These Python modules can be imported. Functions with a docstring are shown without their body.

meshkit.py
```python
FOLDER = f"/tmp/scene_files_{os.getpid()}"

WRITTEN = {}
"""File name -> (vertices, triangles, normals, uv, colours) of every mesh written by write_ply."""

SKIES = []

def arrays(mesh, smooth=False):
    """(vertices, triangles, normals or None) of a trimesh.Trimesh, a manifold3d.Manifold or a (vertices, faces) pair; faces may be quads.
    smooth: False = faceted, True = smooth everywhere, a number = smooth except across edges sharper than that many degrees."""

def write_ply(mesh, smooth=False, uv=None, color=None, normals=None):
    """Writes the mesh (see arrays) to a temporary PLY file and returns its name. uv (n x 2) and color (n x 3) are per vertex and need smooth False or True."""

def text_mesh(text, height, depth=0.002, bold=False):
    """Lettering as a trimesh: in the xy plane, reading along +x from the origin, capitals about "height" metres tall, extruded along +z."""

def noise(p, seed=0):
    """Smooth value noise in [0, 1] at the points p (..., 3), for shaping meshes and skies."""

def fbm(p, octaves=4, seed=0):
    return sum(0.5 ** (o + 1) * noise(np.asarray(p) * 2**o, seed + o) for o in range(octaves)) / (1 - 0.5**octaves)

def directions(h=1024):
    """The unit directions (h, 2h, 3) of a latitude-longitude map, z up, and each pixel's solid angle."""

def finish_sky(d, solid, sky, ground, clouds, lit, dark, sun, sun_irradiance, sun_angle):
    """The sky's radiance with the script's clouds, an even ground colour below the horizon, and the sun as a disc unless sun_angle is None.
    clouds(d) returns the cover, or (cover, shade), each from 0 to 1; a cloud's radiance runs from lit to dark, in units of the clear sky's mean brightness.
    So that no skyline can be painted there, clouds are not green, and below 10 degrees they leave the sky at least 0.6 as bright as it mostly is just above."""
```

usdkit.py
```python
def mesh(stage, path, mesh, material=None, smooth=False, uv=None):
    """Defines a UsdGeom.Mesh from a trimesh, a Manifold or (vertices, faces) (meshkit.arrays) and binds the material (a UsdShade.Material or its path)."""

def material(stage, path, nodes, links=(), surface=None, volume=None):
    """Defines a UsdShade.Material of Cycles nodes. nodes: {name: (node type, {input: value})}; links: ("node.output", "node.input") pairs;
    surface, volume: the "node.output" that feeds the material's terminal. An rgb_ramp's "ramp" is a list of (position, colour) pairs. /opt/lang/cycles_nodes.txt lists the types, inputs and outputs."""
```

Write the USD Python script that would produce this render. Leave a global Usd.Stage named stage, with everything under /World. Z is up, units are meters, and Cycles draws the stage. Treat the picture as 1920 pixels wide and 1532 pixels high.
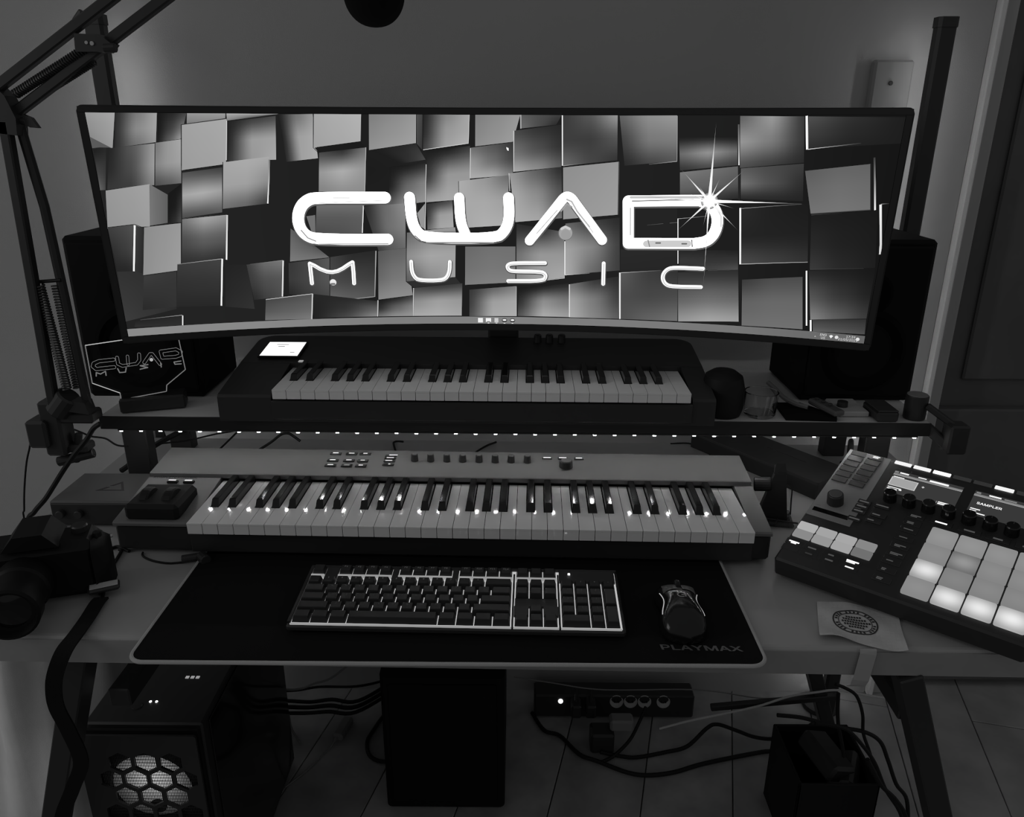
import math, json, numpy as np, trimesh, usdkit, meshkit
from pxr import Usd, UsdGeom, UsdLux, UsdShade, Gf, Sdf, Vt
from shapely.geometry import Polygon, LineString, Point, box as sbox
from shapely import affinity
from shapely.ops import unary_union

stage = Usd.Stage.CreateInMemory()
UsdGeom.SetStageUpAxis(stage, 'Z'); UsdGeom.SetStageMetersPerUnit(stage, 1.0)
WORLD = UsdGeom.Xform.Define(stage, '/World'); stage.SetDefaultPrim(WORLD.GetPrim())
PI = math.pi

# ---------------------------------------------------------------- camera, ambient light, exposure
EYE, FOC, PITCH, YAW, ROLL = np.array([0, 0, 1.369]), 1467.0, 0.3478, 0.0046, -0.0039
cam = UsdGeom.Camera.Define(stage, '/World/Camera')
cam.CreateHorizontalApertureAttr(36.0); cam.CreateVerticalApertureAttr(36.0 * 1532 / 1920)
cam.CreateFocalLengthAttr(36.0 * FOC / 1920); cam.CreateClippingRangeAttr(Gf.Vec2f(0.02, 50))
cam.CreateExposureAttr(0.0)
_f = np.array([-math.sin(YAW) * math.cos(PITCH), math.cos(YAW) * math.cos(PITCH), -math.sin(PITCH)])
_r = np.array([math.cos(YAW), math.sin(YAW), 0]); _d = np.cross(_f, _r)
_r, _d = _r * math.cos(ROLL) + _d * math.sin(ROLL), _d * math.cos(ROLL) - _r * math.sin(ROLL)
UsdGeom.Xformable(cam).AddTransformOp().Set(Gf.Matrix4d(*_r, 0, *(-_d), 0, *(-_f), 0, *EYE, 1))

AMBIENT = 0.042          # the dim room behind the camera
dome = UsdLux.DomeLight.Define(stage, '/World/RoomLight'); dome.CreateIntensityAttr(AMBIENT); dome.CreateColorAttr(Gf.Vec3f(1, 1, 1))
side_fill = UsdLux.RectLight.Define(stage, '/World/SideFill')          # added fill light, out of view, lifting the left side
side_fill.CreateWidthAttr(1.1); side_fill.CreateHeightAttr(1.1); side_fill.CreateIntensityAttr(1.45); side_fill.CreateColorAttr(Gf.Vec3f(1, 1, 1)); side_fill.CreateNormalizeAttr(False)
_w = np.array([-2.5, .1, 1.75]); _z = _w - np.array([-.3, 1.2, .9]); _z /= np.linalg.norm(_z); _x = np.cross([0, 0, 1.], _z); _x /= np.linalg.norm(_x); _y = np.cross(_z, _x)
UsdGeom.Xformable(side_fill).AddTransformOp().Set(Gf.Matrix4d(*_x, 0, *_y, 0, *_z, 0, *_w, 1))
BAR_GLOW, LED_GLOW, KEY_GLOW, SCREEN_GAIN = 4.9, 150.0, 0.5, 1.0

# ---------------------------------------------------------------- materials (all grey: the photograph is black and white)
LOOKS = {}
def g3(v): return (v, v, v)
def mat(name, v, rough=.5, spec=.5, metal=0., bump=0., bscale=300., vary=0., vscale=8., coat=0.):
    n = {'p': ('principled_bsdf', dict(base_color=g3(v), roughness=rough, specular_ior_level=spec, metallic=metal, coat_weight=coat))}
    l = []
    if bump or vary:
        n['tc'] = ('texture_coordinate', {})
    if vary:
        n['nz'] = ('noise_texture', dict(scale=vscale, detail=4.)); l.append(('tc.object', 'nz.vector'))
        n['rp'] = ('rgb_ramp', dict(ramp=[(.3, g3(v * (1 - vary))), (.7, g3(v * (1 + vary)))])); l += [('nz.fac', 'rp.fac'), ('rp.color', 'p.base_color')]
    if bump:
        n['bn'] = ('noise_texture', dict(scale=bscale, detail=3.)); l.append(('tc.object', 'bn.vector'))
        n['bp'] = ('bump', dict(strength=bump, distance=.001)); l += [('bn.fac', 'bp.height'), ('bp.normal', 'p.normal')]
    LOOKS[name] = usdkit.material(stage, '/World/Looks/' + name, n, l, surface='p.BSDF')
def emit(name, s):
    LOOKS[name] = usdkit.material(stage, '/World/Looks/' + name, {'e': ('emission', dict(color=(1, 1, 1), strength=float(s)))}, surface='e.emission')
mat('wall_paint', .43, .8, .2, bump=.25, bscale=420., vary=.03, vscale=3.)
mat('door_paint', .13, .6, .3, vary=.1); mat('door_dark', .12, .6, .3, vary=.1); mat('trim_paint', .42, .55, .4); mat('bead_lit', .80, .5, .4)
mat('plank_a', .36, .55, .4, vary=.2, vscale=14.); mat('plank_b', .32, .55, .4, vary=.22, vscale=11.); mat('plank_c', .40, .55, .4, vary=.18, vscale=9.); mat('subfloor', .3, .8)
mat('desk_laminate', .40, .42, .4, bump=.04, bscale=700., vary=.03); mat('desk_edge', .32, .45, .4, vary=.05, vscale=30.)
mat('shelf_top', .76, .3, .5); mat('black_edge', .02, .35); mat('black_plastic', .028, .45); mat('black_matte', .010, .75, .3); mat('black_gloss', .010, .16)
mat('speaker_vinyl', .005, .7, .2); mat('speaker_cone', .004, .8, .1); mat('dark_metal', .03, .35, .5, .6); mat('chrome', .55, .25, .5, 1.)
mat('body_grey', .17, .42, .5, bump=.05, bscale=1500.); mat('ivory_key', .85, .07, .6); mat('ivory_dim', .90, .35, .5); mat('black_key', .010, .13, .5)
mat('keycap', .020, .5, .4); mat('keycap_gap', .03, .5); mat('fabric_black', .011, .95, .1, bump=.4, bscale=2500.); mat('stitch', .50, .8, .2, bump=.5, bscale=1800.)
mat('print_grey', .055, .7); mat('print_dim', .14, .6); mat('rubber_black', .012, .6, .3); mat('strap_web', .010, .9, .2, bump=.5, bscale=900.)
mat('case_grey', .11, .38, .5, bump=.05, bscale=1500.); mat('dark_glass', .008, .08); mat('napkin', .62, .9, .2, bump=.3, bscale=250., vary=.08, vscale=30.); mat('ink', .04, .8)
mat('tape', .42, .6); mat('white_plastic', .55, .4); mat('grey_plastic', .22, .5); mat('card_white', .50, .6); mat('cloth_pale', .85, .9, .2, bump=.2, bscale=600., vary=.08, vscale=12.)
mat('camera_black', .006, .55, .25); mat('corner_sheen_grey', .27, .4, .5); mat('plate_paint', .26, .7); mat('sub_black', .004, .6, .2); mat('socket_grey', .5, .45); mat('unit_dark', .028, .4); mat('unit_edge', .05, .5); mat('pad_rim', .04, .5)
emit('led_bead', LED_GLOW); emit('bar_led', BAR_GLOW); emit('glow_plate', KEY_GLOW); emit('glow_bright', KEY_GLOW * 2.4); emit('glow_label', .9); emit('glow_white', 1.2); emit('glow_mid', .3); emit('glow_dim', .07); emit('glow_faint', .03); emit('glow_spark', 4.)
LOOKS['screen_picture'] = usdkit.material(stage, '/World/Looks/screen_picture', {'a': ('attribute', {'attribute': 'tone'}), 'e': ('emission', dict(strength=SCREEN_GAIN))}, [('a.color', 'e.color')], surface='e.emission')
LOOKS['clear_acrylic'] = usdkit.material(stage, '/World/Looks/clear_acrylic', {'t': ('transparent_bsdf', dict(color=g3(.80))), 'g': ('glossy_bsdf', dict(color=g3(.6), roughness=.12)), 'f': ('fresnel', dict(IOR=1.35)), 'm': ('mix_closure', {})},
    [('f.fac', 'm.fac'), ('t.BSDF', 'm.closure1'), ('g.BSDF', 'm.closure2')], surface='m.closure')
LOOKS['tumbler_glass'] = usdkit.material(stage, '/World/Looks/tumbler_glass', {'p': ('principled_bsdf', dict(base_color=g3(.9), roughness=.06, transmission_weight=1., ior=1.45))}, surface='p.BSDF')
emit('edge_light', .16); emit('edge_bright', .42)

# ---------------------------------------------------------------- helpers: mesh building
def srgb(v):
    x = np.asarray(v, float) / 255.
    return np.where(x < .04045, x / 12.92, ((x + .055) / 1.055) ** 2.4)
def cat(ms): return trimesh.util.concatenate([m for m in ms])
def hull(p): return trimesh.convex.convex_hull(np.asarray(p, float))
def bx(x0, x1, y0, y1, z0, z1, r=.0015):
    r = min(r, (x1 - x0) * .45, (y1 - y0) * .45, (z1 - z0) * .45)
    p = []
    for x, sx in ((x0, 1), (x1, -1)):
        for y, sy in ((y0, 1), (y1, -1)):
            for z, sz in ((z0, 1), (z1, -1)):
                p += [(x, y + sy * r, z + sz * r), (x + sx * r, y, z + sz * r), (x + sx * r, y + sy * r, z)]
    return hull(p)
def cbx(c, s, r=.0015): return bx(c[0] - s[0] / 2, c[0] + s[0] / 2, c[1] - s[1] / 2, c[1] + s[1] / 2, c[2] - s[2] / 2, c[2] + s[2] / 2, r)
def ext(poly, z0, z1):
    gs = [g for g in (poly.geoms if hasattr(poly, 'geoms') else [poly]) if g.area > 1e-12]
    m = cat([trimesh.creation.extrude_polygon(g, z1 - z0, engine='earcut') for g in gs]); m.apply_translation((0, 0, z0)); return m
def prism_x(prof, x0, x1):
    """profile in (y, z), extruded along x"""
    m = trimesh.creation.extrude_polygon(Polygon(prof), x1 - x0, engine='earcut')
    m.apply_transform(np.array([[0, 0, 1, x0], [1, 0, 0, 0], [0, 1, 0, 0], [0, 0, 0, 1.]])); return m
def lathe(prof, n=28): return trimesh.creation.revolve(np.array(prof, float), sections=n)
def frame_to(p0, p1):
    p0, p1 = np.array(p0, float), np.array(p1, float); w = p1 - p0; L = np.linalg.norm(w); w /= L
    a = np.array([0, 0, 1.]) if abs(w[2]) < .9 else np.array([1., 0, 0]); u = np.cross(a, w); u /= np.linalg.norm(u); v = np.cross(w, u)
    M = np.eye(4); M[:3, 0], M[:3, 1], M[:3, 2], M[:3, 3] = u, v, w, p0; return M, L
def rod(p0, p1, r, n=14, r1=None, bev=.15):
    M, L = frame_to(p0, p1); r1 = r if r1 is None else r1; b = min(bev * r, L * .3)
    m = lathe([(0, 0), (r - b, 0), (r, b), (r1, L - b), (r1 - b, L), (0, L)], n); m.apply_transform(M); return m
def beam(p0, p1, w, h, r=.001):
    M, L = frame_to(p0, p1); m = bx(-w / 2, w / 2, -h / 2, h / 2, 0, L, r); m.apply_transform(M); return m
def spline(pts, k=6):
    P = np.array(pts, float); P = np.vstack([2 * P[0] - P[1], P, 2 * P[-1] - P[-2]]); out = []
    for i in range(1, len(P) - 2):
        for t in np.arange(k) / k:
            a, b, c, d = P[i - 1:i + 3]
            out.append(.5 * (2 * b + (c - a) * t + (2 * a - 5 * b + 4 * c - d) * t * t + (3 * b - a - 3 * c + d) * t ** 3))
    return np.vstack([out, P[-2]])
def sweep(pts, prof, smooth=True, k=6, up=None):
    """closed profile (n,2) swept along the points"""
    P = spline(pts, k) if smooth else np.array(pts, float)
    T = np.gradient(P, axis=0); T /= np.linalg.norm(T, axis=1)[:, None]
    u = np.cross([0, 0, 1.] if up is None else up, T[0])
    if np.linalg.norm(u) < 1e-3: u = np.cross([1., 0, 0], T[0])
    n = len(prof); V = []
    for i in range(len(P)):
        if up is not None: u = np.cross(up, T[i])
        u = u - T[i] * (u @ T[i]); u = u / np.linalg.norm(u); v = np.cross(T[i], u)
        V.append(P[i] + prof[:, :1] * u + prof[:, 1:] * v)
    V = np.vstack(V); F = []
    for i in range(len(P) - 1):
        for j in range(n):
            a, b = i * n + j, i * n + (j + 1) % n; F += [(a, b, b + n), (a, b + n, a + n)]
    for j in range(1, n - 1): F += [(0, j + 1, j), (len(V) - n, len(V) - n + j, len(V) - n + j + 1)]
    return trimesh.Trimesh(V, np.array(F), process=False)
def ring(r, n=8):
    a = np.arange(n) / n * 2 * PI; return np.stack([r * np.cos(a), r * np.sin(a)], 1)
def tube(pts, r, n=8, k=6, smooth=True): return sweep(pts, ring(r, n), smooth, k)
def strip_prof(w, t): return np.array([(-w / 2, -t / 2), (w / 2, -t / 2), (w / 2, t / 2), (-w / 2, t / 2)])
def mv(m, d=(0, 0, 0), M=None):
    m = m.copy()
    if M is not None: m.apply_transform(M)
    m.apply_translation(d); return m
def rotm(ax, deg, p=(0, 0, 0)): return trimesh.transformations.rotation_matrix(math.radians(deg), ax, p)
def loft(rings):
    n = len(rings[0]); V = np.vstack(rings); F = []
    for i in range(len(rings) - 1):
        for j in range(n):
            a, b = i * n + j, i * n + (j + 1) % n; F += [(a, b, b + n), (a, b + n, a + n)]
    for j in range(1, n - 1): F += [(0, j + 1, j), (len(V) - n, len(V) - n + j, len(V) - n + j + 1)]
    m = trimesh.Trimesh(V, np.array(F), process=False); m.fix_normals(); return m
def text(s, h, depth=.0004, bold=False):
    m = meshkit.text_mesh(s, h, depth, bold); return m
def ctext(s, h, depth=.0004, bold=False):
    m = text(s, h, depth, bold); b = m.bounds; m.apply_translation((-(b[0][0] + b[1][0]) / 2, -(b[0][1] + b[1][1]) / 2, 0)); return m

# ---------------------------------------------------------------- helpers: naming, things and parts
COUNT = {}
def numbered(parent, name):
    k = COUNT.get((parent, name), 0); COUNT[(parent, name)] = k + 1
    return parent + '/' + (name if k == 0 else '%s_%03d' % (name, k))
class Node:
    def __init__(s, path, inv, prim): s.path, s.inv, s.prim = path, inv, prim
def keys(prim, **kw):
    for k, v in kw.items():
        if v: prim.SetCustomDataByKey(k, v)
def thing(name, label, cat, loc=(0, 0, 0), M=None, group=None):
    """an Xform at the thing's base whose children are its parts"""
    p = numbered('/World', name); x = UsdGeom.Xform.Define(stage, p)
    A = np.eye(4) if M is None else np.array(M, float); A = A.copy(); A[:3, 3] = A[:3, 3] + np.array(loc, float) if M is not None else loc
    x.AddTransformOp().Set(Gf.Matrix4d(*A.T.ravel().tolist()))
    keys(x.GetPrim(), label=label, category=cat, group=group); return Node(p, np.linalg.inv(A), x.GetPrim())
def obj(name, m, look, parent=None, world=False, smooth=False, label=None, cat=None, group=None, kind=None, tone=None):
    """ONE mesh: a part of parent, or a thing of its own under /World. world=True: the mesh is given in world coordinates"""
    if isinstance(m, list): m = [mv(x) for x in m]; m = cat_(m)
    par = parent.path if parent else '/World'
    if world and parent is not None: m = mv(m, M=parent.inv)
    p = numbered(par, name)
    q = usdkit.mesh(stage, p, m, LOOKS[look], smooth=smooth)
    if tone is not None:
        UsdGeom.PrimvarsAPI(q).CreatePrimvar('tone', Sdf.ValueTypeNames.Color3fArray, 'vertex').Set(Vt.Vec3fArray.FromNumpy(np.repeat(np.asarray(tone, np.float32)[:, None], 3, 1)))
    if tone is not None and len(tone) != len(q.GetPointsAttr().Get()): print('TONE', p, len(tone), len(q.GetPointsAttr().Get()))
    keys(q.GetPrim(), label=label, category=cat, group=group, kind=kind)
    return Node(p, parent.inv if parent else np.eye(4), q.GetPrim())
cat_ = cat
def struct(name, m, look, **kw): return obj(name, m, look, kind='structure', **kw)
def one(name, m, look, label, cat, loc=None, group=None, smooth=False, kind=None):
    """a thing that is a single mesh (world coordinates)"""
    return obj(name, m, look, None, smooth=smooth, label=label, cat=cat, group=group, kind=kind)
def copy_of(src, name, label, cat, M, group=None):
    p = numbered('/World', name); x = UsdGeom.Xform.Define(stage, p)
    x.GetPrim().GetReferences().AddInternalReference(src.path); x.GetPrim().SetInstanceable(True)
    x.ClearXformOpOrder(); x.MakeMatrixXform().Set(Gf.Matrix4d(*np.array(M, float).T.ravel().tolist()))
    keys(x.GetPrim(), label=label, category=cat, group=group)

DESK_Z, WALL_Y = .74, 1.65
# ================================================================ the room
struct('wall_back', bx(-2.6, .905, WALL_Y, WALL_Y + .12, -.02, 2.7, .004), 'wall_paint')
fl = struct('floor', bx(-5, 5, -6, 2.2, -.06, -.012, .002), 'subfloor')
rng = np.random.default_rng(5)
ang = math.radians(-14.); pw, pl = .19, 1.25           # floor planks, each a board of its own
Rz = rotm((0, 0, 1), math.degrees(ang))
for i in range(-9, 12):
    for k in range(-1, 2):
        c = (i * pw + .05, 1.15 + k * pl + (.55 if i % 2 else 0), 0); w = Rz[:3, :3] @ np.array(c)
        if not (-1.3 < w[0] < 1.6 and .4 < w[1] < 2.3): continue
        obj('plank', mv(bx(-pw / 2 + .0012, pw / 2 - .0012, -pl / 2 + .0012, pl / 2 - .0012, -.014, -.0005 * rng.random(), .0012), c, None).apply_transform(Rz), ('plank_a', 'plank_b', 'plank_c')[rng.integers(3)], fl)
tr = struct('trim_1', bx(.917, .945, WALL_Y - .004, WALL_Y + .1, 0, 2.2, .002), 'trim_paint', label='flat painted door casing at the right end of the wall', cat='door casing')
obj('bead_moulding', bx(.903, .917, WALL_Y - .016, WALL_Y + .02, 0, 2.2, .003), 'bead_lit', tr)  # paler than the casing: the light it catches is put into the colour
dr = struct('door_1', bx(.945, 1.95, WALL_Y + .05, WALL_Y + .09, .0, 2.2, .002), 'door_paint', label='dark door beyond the casing at the right edge', cat='door')
obj('lower_panel', bx(.955, 1.93, WALL_Y + .022, WALL_Y + .049, .02, .766, .004), 'door_dark', dr)
obj('upper_panel', bx(1.01, 1.9, WALL_Y + .040, WALL_Y + .049, .83, 2.1, .004), 'door_paint', dr)
wp = thing('wall_plate', 'small pale rectangular box on the wall above the right end of the monitor', 'wall plate', (.717, WALL_Y, 1.36))
obj('plate', bx(.682, .757, WALL_Y - .022, WALL_Y - .0005, 1.33, 1.488, .004), 'plate_paint', wp, True)
obj('screw', rod((.716, WALL_Y - .0225, 1.447), (.716, WALL_Y - .0245, 1.447), .004), 'unit_dark', wp, True)

# ================================================================ desk
Md = rotm((0, 0, 1), -.8)
desk = thing('desk', 'pale grey laminate desk under all the music gear', 'desk', (-.016, 1.245, 0), Md)
# local frame: x -.78 .. .78, y -.400 .. .398
def deskprof(x0, x1): return prism_x([(-.397, .700), (-.4, .704), (-.4, .735), (-.3965, .7392), (-.393, .74), (.285, .74), (.285, .700)], x0, x1)
top = obj('tabletop', deskprof(-.78, .78), 'desk_laminate', desk)
obj('front_edge_band', prism_x([(-.4015, .7015), (-.4003, .7015), (-.4003, .7365), (-.4015, .7365)], -.78, .78), 'desk_edge', top)
for sx in (-1, 1): obj('side_edge_band', bx(sx * .7802 - .0012, sx * .7802 + .0012, -.399, .284, .701, .7385, .0005), 'desk_edge', top)
for (a, b) in (((-.57, -.355, .70), (-.80, -.33, 0)), ((.535, -.385, .70), (.80, -.33, 0)), ((-.50, .22, .70), (-.76, .22, 0)), ((.52, .22, .70), (.76, .22, 0))):
    lg = obj('leg', beam(a, b, .042, .03, .002), 'black_plastic', desk); obj('foot', lathe([(0, 0), (.02, 0), (.02, .008), (0, .008)], 16).apply_translation((b[0], b[1], -.0)), 'rubber_black', lg)
obj('crossbar', beam((.46, .202, .128), (.74, .202, .165), .014, .014, .002), 'black_plastic', desk)
obj('side_rail', beam((.575, -.35, .60), (.575, .32, .60), .03, .03, .002), 'black_plastic', desk); obj('side_rail', beam((-.54, -.35, .60), (-.54, .32, .60), .03, .03, .002), 'black_plastic', desk)

# ================================================================ raised shelf and its LED strip
SH_Y, SH_Z = 1.215, .906
RS = rotm((0, 0, 1), -.5, (.66, SH_Y, 0))
def rs(m): return mv(m, M=RS)
shelf = thing('desk_shelf', 'long raised shelf across the desk carrying the speakers and upper keyboard', 'shelf', (-.01, 1.36, DESK_Z))
sb = obj('shelf_board', rs(bx(-.70, .69, SH_Y + .002, 1.50, SH_Z - .022, SH_Z, .001)), 'shelf_top', shelf, True)
obj('front_edge', rs(bx(-.70, .69, SH_Y - .001, SH_Y + .0018, SH_Z - .0225, SH_Z + .0004, .0006)), 'black_edge', sb, True)
for x in (-.684, .642):
    for y0, y1 in ((1.285, 1.315), (1.46, 1.49)): obj('leg', rs(bx(x - .022, x + .022, y0, y1, DESK_Z, SH_Z - .0225, .002)), 'black_plastic', shelf, True)
led = thing('led_strip', 'thin strip of glowing LED points under the front edge of the shelf', 'LED strip', (-.005, 1.226, SH_Z - .0225))
obj('tape', rs(bx(-.672, .672, 1.2146, 1.2230, SH_Z - .0254, SH_Z - .0229, .0006)), 'black_plastic', led, True)
for i in range(41):
    x = -.6665 + i * .03333
    obj('bead', rs(bx(x - .0027, x + .0027, 1.2150, 1.2172, SH_Z - .0272, SH_Z - .0256, .0005)), 'led_bead', led, True)

# ================================================================ light bars behind the monitor
def light_bar(x, label):
    t = thing('light_bar', label, 'light bar', (x, 1.56, 0), group='light bars behind the monitor')
    prof = Polygon([(-.017, -.008), (-.012, -.013), (.012, -.013), (.017, -.008), (.017, .008), (.012, .012), (-.012, .012), (-.017, .008)])
    obj('tube', ext(prof, .014, 1.536), 'black_plastic', t); obj('end_cap', ext(prof.buffer(.0018), 1.536, 1.553), 'black_plastic', t)
    obj('base', lathe([(0, .0005), (.042, .0005), (.044, .004), (.042, .012), (.02, .014), (0, .014)], 32).apply_translation((0, .036, 0)), 'black_plastic', t)
    obj('light_channel', bx(-.0065, .0065, .0122, .0145, .03, 1.53, .0005), 'bar_led', t)
light_bar(-.7615, 'slim dark standing light bar left of the monitor, crossed by the boom arm')
light_bar(.7685, 'slim dark standing light bar right of the monitor, glowing on the wall')
# ================================================================ curved ultrawide monitor
MX, MY, MR, MYAW, MZ, MT = -.0351, 1.2971, 1.6237, -.0171, 1.3836, .0498
def mon(u, t, d=0.):
    """u along the curve, t down from the picture's top, d towards the viewer (metres)"""
    u, t, d = np.broadcast_arrays(np.asarray(u, float), np.asarray(t, float), np.asarray(d, float))
    a = u / MR; lx = MR * np.sin(a) - d * np.sin(a); ly = -(MR - MR * np.cos(a)) - d * np.cos(a) + t * math.sin(MT); lz = MZ - t * math.cos(MT)
    return np.stack([MX + lx * math.cos(MYAW) - ly * math.sin(MYAW), MY + lx * math.sin(MYAW) + ly * math.cos(MYAW), lz], -1)
monitor = thing('monitor', 'wide curved monitor showing big chrome lettering over grey cubes', 'monitor', (-.03, 1.47, SH_Z))
SW, SHH = .5975, .336
us = np.r_[np.linspace(-SW - .011, -SW - .004, 4), np.linspace(-SW, SW, 61), np.linspace(SW + .004, SW + .011, 4)]
def section(u, front, back, pad):
    e = max(0, abs(u) - (SW + .002)) / .009; s = .0085 * (1 - math.sqrt(max(0, 1 - e * e)))
    t0, t1 = -.0105 + s, SHH + .0125 - s; dep = back * (1 - .45 * (abs(u) / SW) ** 2)
    return mon(u, [t0, t0, t1, t1, t1 - .03, t0 + .03], [front, -.012, -.012, front, -dep, -dep])[[0, 1, 5, 4, 2, 3]]
obj('housing', loft([section(u, -.0012, .055, 0) for u in us]), 'black_plastic', monitor, True, smooth=25)
def rim(uu, t0, t1, d0, d1): return loft([mon(u, [t0, t0, t1, t1], [d0, d1, d1, d0]) for u in uu])
uu = np.linspace(-SW - .009, SW + .009, 50)
for a, b in ((-.0085, -.0006), (SHH + .0006, SHH + .0105)): obj('bezel', rim(uu, a, b, -.0012, .0016), 'black_plastic', monitor, True)
for s in (-1, 1): obj('bezel', rim(np.linspace(s * (SW + .0006), s * (SW + .009), 4)[::s], 0, SHH, -.0012, .0016), 'black_plastic', monitor, True)

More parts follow.
